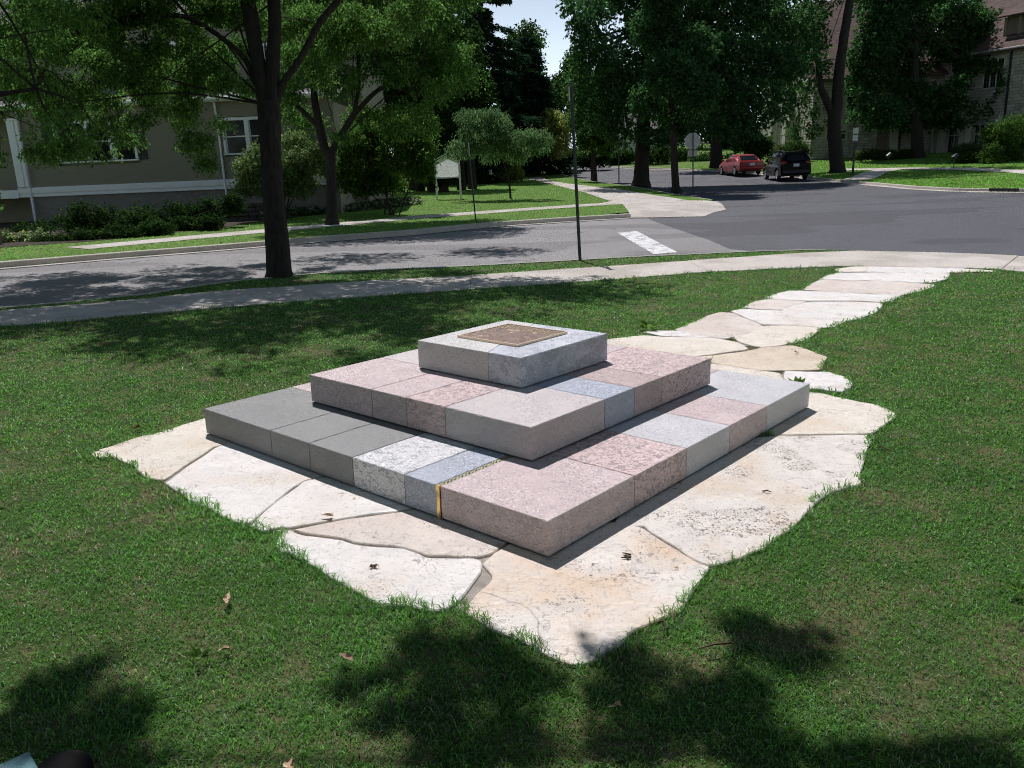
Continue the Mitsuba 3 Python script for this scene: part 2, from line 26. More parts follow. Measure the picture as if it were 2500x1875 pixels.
CL = {'bgA':[(3.42,110.69,17.26,1.69,1.69,2.31),(1.67,111.04,16.75,1.7,1.7,2.32),(2.33,114.49,15.75,1.75,1.75,2.4),(2.3,109.19,12.87,1.68,1.68,2.3),(3.38,115.48,16.49,1.76,1.76,2.41),(2.61,111.24,16.29,1.7,1.7,2.33),(3.53,112.73,15.6,1.73,1.73,2.36),(3.5,113.02,14.48,1.73,1.73,2.37),(5.05,115.34,17.44,1.76,1.76,2.41),(4.15,110.11,17.22,1.68,1.68,2.3),(3.75,114.01,13.88,1.75,1.75,2.4),(-0.68,109.85,13.81,1.69,1.69,2.31)],'bgB':[(4.66,98.51,9.63,1.4,1.4,1.64),(4.81,98.35,10.46,1.39,1.39,1.64),(4.83,100.09,9.08,1.42,1.42,1.67),(4.15,100.19,7.86,1.42,1.42,1.68),(6.75,100.65,9.71,1.42,1.42,1.68),(2.82,98.68,6.49,1.41,1.41,1.66),(5.25,101.54,8.33,1.44,1.44,1.7),(7.54,102.73,10.6,1.45,1.45,1.71),(3.9,102.96,13.29,1.44,1.44,1.7),(6.93,97.03,7.87,1.38,1.38,1.63),(4.22,98.89,12.15,1.39,1.39,1.64),(5.04,98.73,9.99,1.4,1.4,1.65)],'bgC':[(1.0,93.69,4.84,1.35,1.35,1.41),(1.51,93.01,4.8,1.34,1.34,1.4),(0.19,93.84,5.77,1.35,1.35,1.41),(0.44,93.07,10.1,1.32,1.32,1.38),(1.33,91.18,5.5,1.31,1.31,1.37),(1.89,96.35,7.34,1.37,1.37,1.44),(1.8,95.94,7.01,1.37,1.37,1.43),(2.03,94.65,9.48,1.34,1.34,1.41),(2.44,92.3,7.72,1.32,1.32,1.38),(2.04,93.13,6.65,1.33,1.33,1.4),(0.79,95.37,8.9,1.35,1.35,1.42),(1.81,96.65,5.9,1.38,1.38,1.45)],'bgD':[(9.76,125.43,12.19,1.4,1.4,2.3),(11.7,126.14,13.06,1.41,1.41,2.31),(11.28,128.05,15.49,1.42,1.42,2.33),(10.94,128.1,15.53,1.42,1.42,2.33),(14.02,126.12,12.26,1.41,1.41,2.31),(13.1,129.77,14.37,1.45,1.45,2.37),(13.2,125.05,12.2,1.4,1.4,2.29),(12.11,126.12,9.81,1.42,1.42,2.32),(11.44,123.72,9.02,1.39,1.39,2.28),(13.37,128.9,10.66,1.45,1.45,2.37),(11.98,128.59,16.18,1.43,1.43,2.34),(15.57,130.55,14.41,1.45,1.45,2.38)],'bgE':[(16.75,104.51,5.06,2.24,2.24,2.15),(14.59,107.53,8.84,2.28,2.28,2.19),(16.92,108.51,12.69,2.28,2.28,2.19),(17.83,101.83,5.67,2.18,2.18,2.1),(15.48,105.71,11.77,2.23,2.23,2.14),(12.79,102.7,8.75,2.18,2.18,2.1),(17.03,104.41,7.11,2.23,2.23,2.14),(16.12,108.14,9.74,2.29,2.29,2.2),(12.79,103.75,7.93,2.21,2.21,2.12),(13.66,108.66,13.25,2.28,2.28,2.19),(16.6,108.44,9.86,2.3,2.3,2.21),(14.94,107.19,8.39,2.28,2.28,2.19)],'bgF':[(23.22,104.3,2.93,2.75,2.75,2.36),(26.06,103.35,10.26,2.68,2.68,2.29),(22.11,106.01,8.06,2.76,2.76,2.36),(20.31,101.53,4.57,2.67,2.67,2.29),(21.46,107.87,7.72,2.81,2.81,2.41),(19.04,103.84,11.19,2.68,2.68,2.3),(19.97,107.52,10.81,2.78,2.78,2.38),(18.02,105.8,9.51,2.74,2.74,2.35),(24.41,104.29,6.65,2.72,2.72,2.33),(22.26,103.65,7.07,2.7,2.7,2.32),(21.94,104.9,10.49,2.71,2.71,2.33),(20.9,106.24,6.2,2.78,2.78,2.38)],'bgG':[(24.68,98.99,7.49,2.58,2.58,2.22),(28.26,99.63,3.05,2.63,2.63,2.25),(29.1,97.72,3.98,2.58,2.58,2.21),(26.86,102.72,9.97,2.66,2.66,2.28),(25.62,102.02,8.87,2.65,2.65,2.27),(29.28,97.26,1.95,2.58,2.58,2.21),(27.15,102.82,11.03,2.66,2.66,2.28),(30.31,97.8,7.51,2.55,2.55,2.19),(26.26,96.58,4.83,2.54,2.54,2.18),(27.92,102.18,4.9,2.68,2.68,2.3),(26.57,96.28,5.17,2.53,2.53,2.17),(25.18,96.49,6.58,2.53,2.53,2.17)],'bgH':[(59.52,115.19,22.1,4.47,4.47,1.65),(54.2,111.33,23.53,4.31,4.31,1.59),(58.89,112.71,20.26,4.4,4.4,1.63),(64.14,115.74,22.4,4.49,4.49,1.66),(59.23,113.87,19.72,4.45,4.45,1.64),(58.47,114.37,23.51,4.43,4.43,1.64),(66.51,116.28,20.28,4.53,4.53,1.68),(59.55,113.46,21.46,4.41,4.41,1.63),(68.26,115.37,21.65,4.48,4.48,1.66),(52.11,113.02,20.73,4.4,4.4,1.63),(49.83,111.74,23.05,4.33,4.33,1.6),(56.15,112.87,20.27,4.4,4.4,1.63)],'bgI':[(40.04,119.86,14.59,2.51,2.51,3.28),(38.35,115.47,13.03,2.42,2.42,3.17),(35.02,115.85,13.28,2.43,2.43,3.18),(38.66,116.17,21.44,2.39,2.39,3.13),(38.13,118.3,9.84,2.5,2.5,3.27),(41.41,118.81,17.52,2.47,2.47,3.23),(40.33,118.62,15.81,2.47,2.47,3.24),(42.49,116.48,17.9,2.42,2.42,3.17),(42.59,115.47,15.38,2.41,2.41,3.16),(38.59,118.29,19.07,2.45,2.45,3.21),(39.27,121.6,22.2,2.5,2.5,3.27),(35.9,117.08,17.43,2.43,2.43,3.19)],'bigbushR':[(31.25,48.75,2.29,0.88,0.88,0.7),(31.78,47.97,2.51,1.04,1.04,0.87),(33.17,49.13,1.65,1.07,1.07,1.19),(31.76,48.67,1.28,1.0,1.0,0.88),(32.47,48.5,0.68,1.18,1.18,0.59),(30.44,47.64,1.17,0.64,0.64,0.69),(33.7,49.25,2.77,0.89,0.89,1.18),(30.72,47.51,0.6,0.75,0.75,0.35)],'bush3':[(29.73,49.33,0.71,0.48,0.48,0.39),(30.3,49.1,0.63,0.65,0.65,0.39),(31.12,49.23,0.59,0.6,0.6,0.42),(30.27,49.64,0.92,0.6,0.6,0.3),(31.55,49.43,0.43,0.54,0.54,0.3)],'bushSUV':[(19.1,63.02,2.49,0.74,0.74,0.59),(20.02,63.04,2.77,0.89,0.89,0.67),(20.82,62.81,2.41,0.74,0.74,0.67),(20.16,63.43,1.99,1.35,1.35,0.67)],'farbushes':[(5.77,76.82,1.93,0.89,0.89,0.54),(6.54,75.23,2.18,0.96,0.96,0.61),(7.55,73.52,1.92,0.94,0.94,0.6),(8.74,72.59,2.07,1.02,1.02,0.68),(10.6,77.9,1.74,0.91,0.91,0.63),(12.0,78.22,1.9,1.0,1.0,0.73),(14.45,74.17,1.98,1.73,1.73,0.95),(17.22,77.07,1.68,1.52,1.52,0.9),(18.94,74.79,1.26,1.48,1.48,0.61),(21.03,76.11,1.09,1.33,1.33,0.62)],'hback':[(-2.57,45.91,8.44,1.61,1.61,2.15),(-4.29,45.22,5.91,1.61,1.61,2.15),(-5.7,47.9,9.34,2.23,2.23,2.23),(-3.48,43.49,4.0,1.31,1.31,1.57),(-1.95,47.09,5.97,1.67,1.67,2.23),(-8.14,44.48,9.44,2.34,2.34,1.56),(-2.83,55.81,2.47,1.49,1.49,1.33),(-2.29,78.97,2.93,1.19,1.19,1.19),(-6.2,45.46,6.0,1.62,1.62,1.62),(-5.06,45.96,3.65,1.38,1.38,1.38),(-4.14,43.61,2.0,1.33,1.33,1.06),(-9.9,44.51,7.56,2.1,2.1,1.84)],'hedge':[(26.32,57.24,1.31,0.38,0.38,0.31),(26.75,57.3,1.36,0.38,0.38,0.31),(27.11,57.19,1.37,0.37,0.37,0.31),(27.55,57.25,1.29,0.38,0.38,0.31),(28.01,57.37,1.31,0.38,0.38,0.31),(28.4,57.3,1.23,0.38,0.38,0.31),(28.82,57.32,1.24,0.38,0.38,0.31),(29.18,57.21,1.26,0.37,0.37,0.31),(29.63,57.3,1.27,0.38,0.38,0.31),(30.04,57.3,1.19,0.38,0.38,0.31)],'maple':[(17.79,45.66,8.61,1.07,1.18,1.6),(17.45,44.4,6.48,0.95,1.04,1.32),(9.59,47.75,11.03,1.65,1.82,1.1),(11.46,43.94,10.26,1.53,1.69,1.02),(14.42,45.33,10.4,1.58,1.74,1.05),(3.98,43.28,9.84,0.71,0.78,0.76),(4.51,42.66,8.68,0.75,0.83,0.9),(5.41,42.49,9.31,1.49,1.64,1.24),(4.56,43.44,7.36,0.72,0.79,0.93),(5.38,42.46,7.44,1.51,1.66,1.26),(4.26,41.63,5.52,0.85,0.93,1.0),(6.1,46.61,6.13,1.66,1.82,1.38),(4.56,42.44,4.12,0.87,0.96,0.92),(6.23,45.58,4.23,1.37,1.5,1.09),(8.23,46.09,9.79,1.88,2.06,1.61),(8.15,45.62,7.48,2.15,2.36,1.61),(7.72,44.6,5.13,1.87,2.05,1.6),(7.32,45.61,3.14,1.37,1.51,0.77),(10.83,47.01,9.84,2.18,2.4,1.64),(10.82,45.53,7.37,2.15,2.36,1.61),(10.01,44.07,5.0,2.11,2.32,1.58),(9.53,44.23,3.0,1.61,1.77,0.7),(13.06,46.08,9.35,2.15,2.36,1.61),(12.99,44.55,6.92,2.11,2.32,1.58),(12.57,43.74,4.87,2.1,2.31,1.57),(11.52,41.46,3.07,1.51,1.67,0.66),(15.39,46.64,9.1,1.63,1.79,1.63),(14.98,44.09,6.54,1.57,1.73,1.57),(14.22,41.36,4.39,1.5,1.65,1.25),(13.31,41.51,3.0,1.26,1.39,0.66),(17.06,46.72,8.8,1.09,1.2,1.36),(16.0,42.8,6.12,1.02,1.12,1.28),(15.78,43.05,4.45,0.93,1.03,1.04),(6.16,46.55,11.93,1.87,2.06,1.34),(9.57,47.64,12.51,2.45,2.7,1.63),(12.63,44.62,11.52,2.32,2.55,1.54)],'roundbush':[(32.41,53.74,1.43,1.0,1.0,0.42),(32.34,53.57,1.18,0.96,0.96,0.39)],'sapling':[(5.76,54.13,5.78,0.83,0.83,1.08),(6.85,55.79,6.63,0.78,0.78,1.11),(5.45,55.16,4.48,0.72,0.72,0.98),(6.92,53.9,4.36,0.89,0.89,1.08),(5.98,54.26,3.18,0.97,0.97,0.71),(7.24,54.0,2.82,0.77,0.77,0.64),(5.39,55.69,7.29,0.52,0.52,0.97)],'shrubA':[(-8.49,23.58,1.88,0.63,0.63,0.5),(-8.03,24.6,2.09,0.65,0.65,0.62),(-7.0,23.65,1.97,0.63,0.63,0.57),(-9.08,24.53,1.35,0.46,0.46,0.36),(-7.89,23.76,1.32,0.79,0.79,0.41),(-7.01,24.06,1.35,0.58,0.58,0.48),(-8.31,24.02,2.41,0.48,0.48,0.35),(-7.21,24.48,2.68,0.58,0.58,0.42),(-6.18,23.58,2.17,0.53,0.53,0.63)],'shrubB':[(-5.52,24.42,1.68,0.58,0.52,0.73),(-4.74,25.26,1.96,0.75,0.67,1.0),(-3.61,24.18,1.99,0.72,0.65,0.96),(-4.64,25.11,2.91,0.74,0.66,0.65),(-3.59,24.66,3.0,0.72,0.65,0.64),(-2.73,24.45,2.35,0.48,0.43,0.8),(-2.65,23.84,1.57,0.35,0.31,0.63),(-5.14,24.1,2.59,0.57,0.51,0.57),(-2.95,25.61,3.17,0.66,0.6,0.66),(-4.09,24.91,1.22,0.66,0.59,0.41),(-5.08,24.86,1.18,0.59,0.53,0.41)],'shrubDark':[(-15.8,22.43,0.11,0.61,0.37,0.4),(-15.02,22.73,0.2,0.7,0.42,0.46),(-13.34,21.35,0.6,0.73,0.44,0.5),(-12.69,22.09,0.38,0.75,0.45,0.51),(-11.56,21.93,0.42,0.67,0.4,0.51),(-10.71,22.09,0.45,0.6,0.36,0.54),(-13.54,22.67,0.07,0.62,0.37,0.34),(-12.24,22.33,0.04,0.55,0.33,0.34),(-10.06,22.86,0.6,0.62,0.37,0.4),(-8.61,21.34,0.84,0.44,0.26,0.32),(-14.13,22.09,-0.08,0.45,0.27,0.21),(-12.52,17.92,0.04,0.64,0.39,0.28),(-11.68,18.08,0.12,0.58,0.35,0.34),(-10.89,18.38,0.19,0.59,0.35,0.29),(-13.48,19.28,0.17,0.54,0.33,0.35),(-10.16,18.83,0.23,0.6,0.36,0.29),(-9.85,20.51,0.23,0.57,0.34,0.31),(-8.98,20.1,0.36,0.42,0.25,0.22),(-11.06,20.04,0.37,0.7,0.42,0.36)],'shrubLit':[(-14.06,18.36,0.04,0.34,0.34,0.24),(-13.59,18.27,0.16,0.34,0.34,0.21),(-13.0,18.05,0.25,0.23,0.23,0.18),(-14.0,18.01,0.26,0.23,0.23,0.21),(-13.21,17.99,-0.03,0.26,0.26,0.13)],'slimtree':[(7.65,36.96,7.7,1.33,1.33,1.11),(9.41,36.86,7.0,1.33,1.33,1.11),(8.04,35.47,5.45,1.3,1.3,1.08),(7.27,37.29,4.38,0.91,0.91,0.91),(9.29,35.21,4.56,1.08,1.08,0.97),(8.87,37.25,3.44,1.14,1.14,0.69),(8.27,36.85,9.48,1.53,1.53,1.09)],'topiary':[(2.73,71.18,1.33,0.71,0.71,0.54),(2.75,71.39,1.65,0.58,0.58,0.42)],'tree0':[(-7.43,8.31,3.99,0.49,0.59,0.32),(-6.99,8.28,3.64,0.5,0.6,0.28),(-6.93,7.3,3.21,0.4,0.48,0.26),(-7.2,8.64,3.14,0.44,0.53,0.26),(-7.84,8.65,2.93,0.3,0.35,0.18),(-6.09,6.72,2.54,0.38,0.46,0.18),(-7.36,8.55,2.44,0.33,0.4,0.19),(-6.8,8.51,2.35,0.37,0.44,0.18),(-6.33,7.83,2.07,0.25,0.3,0.1),(-5.53,6.6,2.3,0.25,0.31,0.14),(-7.56,8.92,4.36,0.59,0.7,0.29),(-5.96,7.19,3.89,0.52,0.62,0.26),(-8.33,8.48,2.19,0.33,0.4,0.3),(-7.72,7.74,1.75,0.18,0.21,0.28),(-6.93,6.56,2.02,0.16,0.19,0.19),(-7.28,6.64,1.5,0.2,0.23,0.26),(-7.99,8.17,3.6,0.56,0.68,0.56)],'tree1':[(-8.55,10.46,5.19,0.45,0.59,0.29),(-8.33,9.99,4.6,0.44,0.57,0.28),(-8.94,10.66,4.16,0.47,0.6,0.3),(-8.08,9.5,3.38,0.44,0.57,0.28),(-7.99,10.74,5.18,0.46,0.6,0.3),(-9.07,12.49,5.01,0.51,0.67,0.33),(-8.19,10.31,4.18,0.45,0.59,0.29),(-7.65,9.08,3.29,0.42,0.55,0.27),(-6.94,9.58,4.75,0.43,0.56,0.27),(-7.16,9.9,4.53,0.44,0.57,0.28),(-8.35,11.73,4.21,0.5,0.65,0.32),(-7.54,10.21,3.41,0.46,0.59,0.29),(-6.79,10.44,5.12,0.45,0.59,0.29),(-6.65,9.62,4.32,0.43,0.56,0.28),(-8.0,12.4,4.44,0.52,0.67,0.33),(-7.22,10.46,3.66,0.46,0.6,0.3),(-6.17,10.1,4.8,0.44,0.58,0.28),(-6.14,9.53,4.39,0.43,0.56,0.28),(-6.02,9.36,3.82,0.43,0.56,0.28),(-6.21,9.57,3.3,0.44,0.57,0.28),(-6.43,11.67,5.25,0.49,0.63,0.31),(-5.76,9.8,4.39,0.44,0.57,0.28),(-5.81,9.33,3.89,0.43,0.56,0.27),(-6.13,10.67,3.66,0.47,0.61,0.3),(-5.59,10.24,4.87,0.45,0.58,0.29),(-6.39,12.56,4.83,0.52,0.67,0.33),(-5.31,9.59,3.89,0.43,0.57,0.28),(-5.58,10.77,3.6,0.47,0.62,0.3),(-5.49,12.0,5.35,0.5,0.65,0.32),(-5.04,10.65,4.55,0.46,0.6,0.3),(-5.8,12.34,4.15,0.52,0.67,0.33),(-5.3,10.57,3.45,0.47,0.61,0.3),(-4.25,10.25,4.98,0.45,0.58,0.29),(-4.77,10.66,4.55,0.46,0.6,0.3),(-3.87,9.54,4.72,0.43,0.55,0.27),(-4.28,10.65,4.39,0.46,0.6,0.3),(-3.62,10.25,4.9,0.45,0.58,0.29),(-3.71,12.15,4.58,0.51,0.66,0.33),(-6.71,11.65,3.38,0.54,0.7,0.27),(-5.55,10.53,3.04,0.42,0.55,0.24),(-4.56,9.12,3.19,0.27,0.35,0.21),(-6.63,9.77,3.03,0.48,0.62,0.2),(-6.71,9.63,2.67,0.36,0.47,0.14),(-6.18,9.53,2.67,0.25,0.33,0.11),(-5.97,9.65,2.84,0.36,0.46,0.16),(-6.16,11.59,2.72,0.27,0.35,0.14),(-5.14,9.21,2.26,0.31,0.41,0.19),(-4.9,8.84,1.91,0.2,0.26,0.15),(-5.59,11.75,2.61,0.27,0.36,0.18),(-5.84,10.69,2.86,0.26,0.33,0.17),(-8.31,12.12,3.27,0.55,0.72,0.28),(-7.92,10.21,2.96,0.49,0.64,0.21),(-3.52,11.93,3.62,0.36,0.47,0.33),(-3.12,11.27,4.03,0.43,0.56,0.39),(-2.79,11.83,4.5,0.62,0.81,0.36),(-2.15,11.62,4.28,0.53,0.69,0.35),(-1.45,10.87,4.38,0.5,0.65,0.34),(-5.53,11.06,3.93,0.34,0.45,0.29),(-5.32,11.35,3.63,0.32,0.41,0.26),(-6.43,13.19,3.6,0.39,0.51,0.25),(-5.46,13.66,3.5,0.3,0.39,0.2),(-5.6,13.96,4.35,0.36,0.47,0.3),(-4.36,12.38,4.48,0.37,0.48,0.28),(-4.2,13.05,4.04,0.35,0.45,0.29),(-8.32,11.27,2.32,0.4,0.52,0.2),(-8.55,10.76,2.24,0.35,0.45,0.19),(-7.27,11.35,2.45,0.36,0.46,0.16),(-7.35,10.39,2.18,0.34,0.44,0.12)],'tree2':[(-6.47,24.08,7.44,0.79,0.94,0.55),(-5.82,21.7,6.34,0.73,0.87,0.5),(-6.97,23.79,5.42,0.79,0.95,0.55),(-6.43,21.17,4.25,0.73,0.87,0.5),(-5.42,21.8,6.94,0.73,0.87,0.5),(-5.32,22.73,6.14,0.76,0.91,0.53),(-5.39,21.95,5.16,0.74,0.89,0.52),(-5.76,22.43,4.45,0.76,0.92,0.53),(-4.93,24.41,7.37,0.8,0.96,0.55),(-4.59,23.53,6.46,0.78,0.93,0.54),(-4.36,20.92,5.43,0.71,0.86,0.49),(-4.87,21.65,4.38,0.74,0.89,0.51),(-3.78,23.15,7.1,0.76,0.92,0.53),(-3.71,22.79,6.48,0.76,0.91,0.52),(-4.01,23.24,5.32,0.78,0.94,0.54),(-3.83,22.32,4.73,0.76,0.91,0.52),(-2.56,21.51,6.77,0.72,0.86,0.5),(-3.08,21.89,6.1,0.74,0.88,0.51),(-3.18,23.68,5.33,0.79,0.95,0.55),(-3.07,21.84,4.53,0.75,0.9,0.52),(-2.13,23.89,7.12,0.78,0.94,0.54),(-2.46,24.51,6.74,0.8,0.97,0.56),(-2.1,22.9,5.14,0.77,0.93,0.53),(-2.21,22.89,4.49,0.78,0.93,0.54),(-1.01,23.36,7.08,0.77,0.92,0.53),(-1.47,22.06,5.88,0.74,0.89,0.51),(-1.53,23.96,5.58,0.8,0.96,0.55),(-1.12,22.17,4.38,0.76,0.91,0.52),(-6.78,23.41,3.52,0.61,0.74,0.46),(-6.56,21.52,3.95,0.57,0.68,0.43),(-6.15,23.18,3.19,0.46,0.55,0.31),(-4.56,22.97,3.41,0.68,0.82,0.38),(-3.72,22.43,3.56,0.67,0.8,0.37),(-2.62,21.9,3.69,0.72,0.87,0.43),(-1.88,20.98,3.99,0.56,0.67,0.56),(-1.76,23.35,5.04,0.6,0.72,0.75),(-3.2,21.41,2.86,0.57,0.69,0.29),(-2.42,22.45,3.01,0.52,0.63,0.37),(-4.79,20.59,2.62,0.42,0.5,0.25),(-1.58,21.25,5.7,0.55,0.66,0.55)],'treeC':[(36.78,59.76,8.39,1.24,1.24,1.72),(36.04,57.47,6.25,1.01,1.01,1.21),(36.23,61.28,10.23,1.19,1.19,1.4),(37.4,58.96,4.87,0.69,0.69,0.55),(27.79,58.93,10.83,2.02,2.02,1.68),(31.83,61.87,11.8,2.81,2.81,1.75),(34.3,60.46,11.14,1.72,1.72,1.38),(27.08,58.48,8.61,1.69,1.69,1.69),(30.86,60.78,8.74,2.8,2.8,2.1),(34.51,61.1,8.97,2.11,2.11,1.75),(36.47,61.26,9.57,1.26,1.26,1.26),(37.03,61.57,10.9,1.26,1.26,1.05),(26.93,59.37,6.46,1.24,1.24,1.38),(29.41,59.44,6.05,2.42,2.42,1.73),(32.3,58.97,5.89,2.75,2.75,1.89),(34.9,58.84,6.75,1.71,1.71,1.37),(37.42,60.61,5.5,1.06,1.06,0.85),(25.94,57.56,4.91,1.01,1.01,1.08),(27.37,56.11,4.12,1.65,1.65,1.12),(31.43,58.95,3.96,2.08,2.08,1.04),(33.69,58.02,4.14,2.05,2.05,1.09),(35.53,58.3,4.41,1.37,1.37,0.82),(31.59,60.98,13.56,3.09,3.09,1.37)],'treeR':[(18.04,50.61,9.34,1.47,1.47,1.47),(20.3,52.95,10.17,1.52,1.52,1.22),(21.06,53.13,8.75,1.11,1.11,1.23),(19.29,51.85,7.51,1.21,1.21,1.21),(20.09,52.17,6.08,1.23,1.23,1.23),(18.99,52.0,5.24,1.1,1.1,1.1),(20.52,50.56,6.76,0.71,0.71,0.89),(20.44,51.45,4.28,0.73,0.73,0.73),(20.31,51.05,2.95,0.67,0.67,0.55),(21.09,50.39,3.56,0.48,0.48,0.48),(18.55,48.6,2.79,0.64,0.64,0.41),(19.18,50.58,3.84,0.72,0.72,0.6),(23.51,53.45,10.98,0.92,0.92,0.92),(21.18,51.33,10.56,0.71,0.71,0.71),(18.37,52.9,12.19,1.81,1.81,1.21),(21.73,53.89,12.81,2.14,2.14,1.22),(23.75,52.83,12.52,1.8,1.8,1.2),(17.76,49.35,6.47,1.05,1.05,1.16)],'weep':[(-1.5,33.63,3.88,0.63,0.63,0.33),(-1.81,33.82,2.28,0.55,0.55,0.25),(1.58,33.68,2.35,0.51,0.51,0.3),(-0.88,33.19,3.63,0.74,0.74,0.45),(-0.16,33.13,3.4,0.74,0.74,0.5),(-1.55,33.74,3.08,0.5,0.5,0.46),(-0.7,32.78,2.82,0.82,0.82,0.41),(0.23,32.99,2.79,0.74,0.74,0.45),(0.93,32.31,2.74,0.53,0.53,0.49),(-2.04,32.55,2.57,0.41,0.41,0.33),(-1.14,33.12,2.49,0.71,0.71,0.29),(-0.1,33.34,2.37,0.71,0.71,0.29),(0.83,33.2,2.33,0.5,0.5,0.33),(-0.45,33.21,3.91,0.62,0.62,0.25),(1.4,33.93,2.97,0.38,0.38,0.34),(-2.51,33.21,2.3,0.21,0.21,0.21),(1.34,32.52,2.63,0.53,0.53,0.45),(1.85,32.39,2.7,0.45,0.45,0.41),(0.73,33.73,2.08,0.64,0.64,0.3),(-0.54,33.76,2.13,0.55,0.55,0.3)],'ybush':[(0.48,58.32,1.7,0.69,0.69,0.76),(0.86,57.86,1.18,0.69,0.69,0.69),(0.27,57.52,1.04,0.75,0.75,0.55),(1.18,57.24,0.84,0.41,0.41,0.34),(-0.09,57.38,0.72,0.69,0.69,0.27),(0.08,57.76,2.27,0.48,0.48,0.48)],'yew':[(22.84,63.02,1.87,0.97,0.97,0.59),(23.51,62.86,2.09,0.96,0.96,0.52),(22.18,62.11,1.53,0.88,0.88,0.51),(24.04,63.05,1.72,0.74,0.74,0.6),(21.86,62.82,1.44,0.59,0.59,0.52)],'ytree':[(4.18,66.8,5.3,0.93,0.93,0.77),(4.71,66.49,4.34,1.08,1.08,0.85),(3.72,66.21,4.0,0.77,0.77,0.69),(4.96,64.95,3.17,0.84,0.84,0.68),(4.01,65.06,3.03,0.84,0.84,0.53),(5.43,65.59,4.64,0.69,0.69,0.92),(4.44,66.08,2.48,0.77,0.77,0.39)]}
# ---------------------------------------------------------------- helpers
rng = np.random.default_rng(11)
R3 = np.array([[0.99984709, 0.00445171, 0.01691119], [-0.00451088, 0.99998383, 0.00346233], [-0.0168955, -0.00353809, 0.999851]])   # the lawn falls gently to the right
GX, GY = -0.0169137, -0.0034628

def T(x, y):
    "height of the ground"
    x, y = np.asarray(x, float), np.asarray(y, float)
    a = np.maximum(y + 0.3 * x - 12, 0)
    b = np.maximum(0.7 * x + 0.7 * y - 43, 0)
    return GX * 18 * np.tanh(x / 18) + GY * y + 0.0145 * a * a / (a + 4) + 0.045 * b * b / (b + 4)

def gz(x, y):
    return float(T(x, y))

def key_for(name):
    if name not in scene and name not in TAKEN:
        return name
    k = 1
    while f'{name}_{k:03d}' in scene or f'{name}_{k:03d}' in TAKEN:
        k += 1
    return f'{name}_{k:03d}'
TAKEN = set()

def thing(name, label, cat, group=None):
    k = key_for(name); TAKEN.add(k)
    labels[k] = {'label': label, 'category': cat}
    if group: labels[k]['group'] = group
    return k

def part(root, name, mesh, bsdf, smooth=False, color=None, label=None, kind=None, **more):
    k = key_for(root + '__' + name)
    if isinstance(mesh, dict):
        scene[k] = dict(mesh)
    else:
        scene[k] = mikit.ply(mesh, bsdf, smooth=smooth, color=color, **more)
    if label or kind:
        labels[k] = {}
        if label: labels[k]['label'] = label
        if kind: labels[k]['kind'] = kind
    return k

def solo(name, mesh, bsdf, label, cat, smooth=False, color=None, group=None, kind=None):
    k = key_for(name)
    scene[k] = mikit.ply(mesh, bsdf, smooth=smooth, color=color)
    labels[k] = {'label': label}
    if cat: labels[k]['category'] = cat
    if group: labels[k]['group'] = group
    if kind: labels[k]['kind'] = kind
    return k

def structure(name, mesh, bsdf, label, smooth=False):
    return solo(name, mesh, bsdf, label, None, smooth=smooth, kind='structure')

def cat(ms):
    return trimesh.util.concatenate([m for m in ms if m is not None])

def box(x0, x1, y0, y1, z0, z1):
    m = trimesh.creation.box((x1 - x0, y1 - y0, z1 - z0)); m.apply_translation(((x0 + x1) / 2, (y0 + y1) / 2, (z0 + z1) / 2)); return m

def cbox(cx, cy, cz, lx, ly, lz, b=0.01, rot=0.0):
    "box with chamfered edges"
    pts = []
    hx, hy, hz = lx / 2, ly / 2, lz / 2; b = min(b, hx * .9, hy * .9, hz * .9)
    for sx in (-1, 1):
        for sy in (-1, 1):
            for sz in (-1, 1):
                pts += [(sx * (hx - b), sy * (hy - b), sz * hz), (sx * (hx - b), sy * hy, sz * (hz - b)), (sx * hx, sy * (hy - b), sz * (hz - b))]
    m = trimesh.convex.convex_hull(np.array(pts))
    if rot: m.apply_transform(trimesh.transformations.rotation_matrix(rot, (0, 0, 1)))
    m.apply_translation((cx, cy, cz)); return m

def prism(pts, z0, z1, b=0.003, chip=0.0, seed=0):
    "footprint raised to a block with a worn, slightly chipped upper edge"
    P = shapely.geometry.polygon.orient(Polygon(pts)); r = np.random.default_rng(seed); q = np.array(P.exterior.coords)[:-1]; n = len(q); A = []; I = []; Z = []
    for i in range(n):
        p, a, c = q[i - 1], q[i], q[(i + 1) % n]
        t0 = (a - p) / np.linalg.norm(a - p); t1 = (c - a) / np.linalg.norm(c - a); n0 = np.array([-t0[1], t0[0]]); n1 = np.array([-t1[1], t1[0]])
        m = max(1, int(np.linalg.norm(c - a) / 0.022)) if chip else 1
        for k in range(m):
            w = b * (1 + chip * (r.random() - .5) + (chip * 2.2 * r.random() if chip and r.random() < .07 else 0))
            A.append(a + (c - a) * k / m); I.append(A[-1] + (n1 * w if k else (n0 + n1) / (1 + n0 @ n1) * w)); Z.append(z1 - w * (1 + .3 * chip * (r.random() - .5)))
    A, I, Z = np.array(A), np.array(I), np.array(Z); N = len(A); k = np.arange(N); l = (k + 1) % N
    v, f = trimesh.creation.triangulate_polygon(Polygon(I), engine='earcut')
    V = np.vstack([np.c_[A, np.full(N, z0)], np.c_[A, Z], np.c_[I, np.full(N, z1)], np.c_[v, np.full(len(v), z1)]])
    e = v[f]; s_ = (e[:, 1, 0] - e[:, 0, 0]) * (e[:, 2, 1] - e[:, 0, 1]) - (e[:, 1, 1] - e[:, 0, 1]) * (e[:, 2, 0] - e[:, 0, 0]); f = np.where((s_ < 0)[:, None], f[:, ::-1], f)
    F = np.vstack([np.c_[k, l, l + N], np.c_[k, l + N, k + N], np.c_[k + N, l + N, l + 2 * N], np.c_[k + N, l + 2 * N, k + 2 * N], f + 3 * N])
    return trimesh.Trimesh(V, F, process=False)

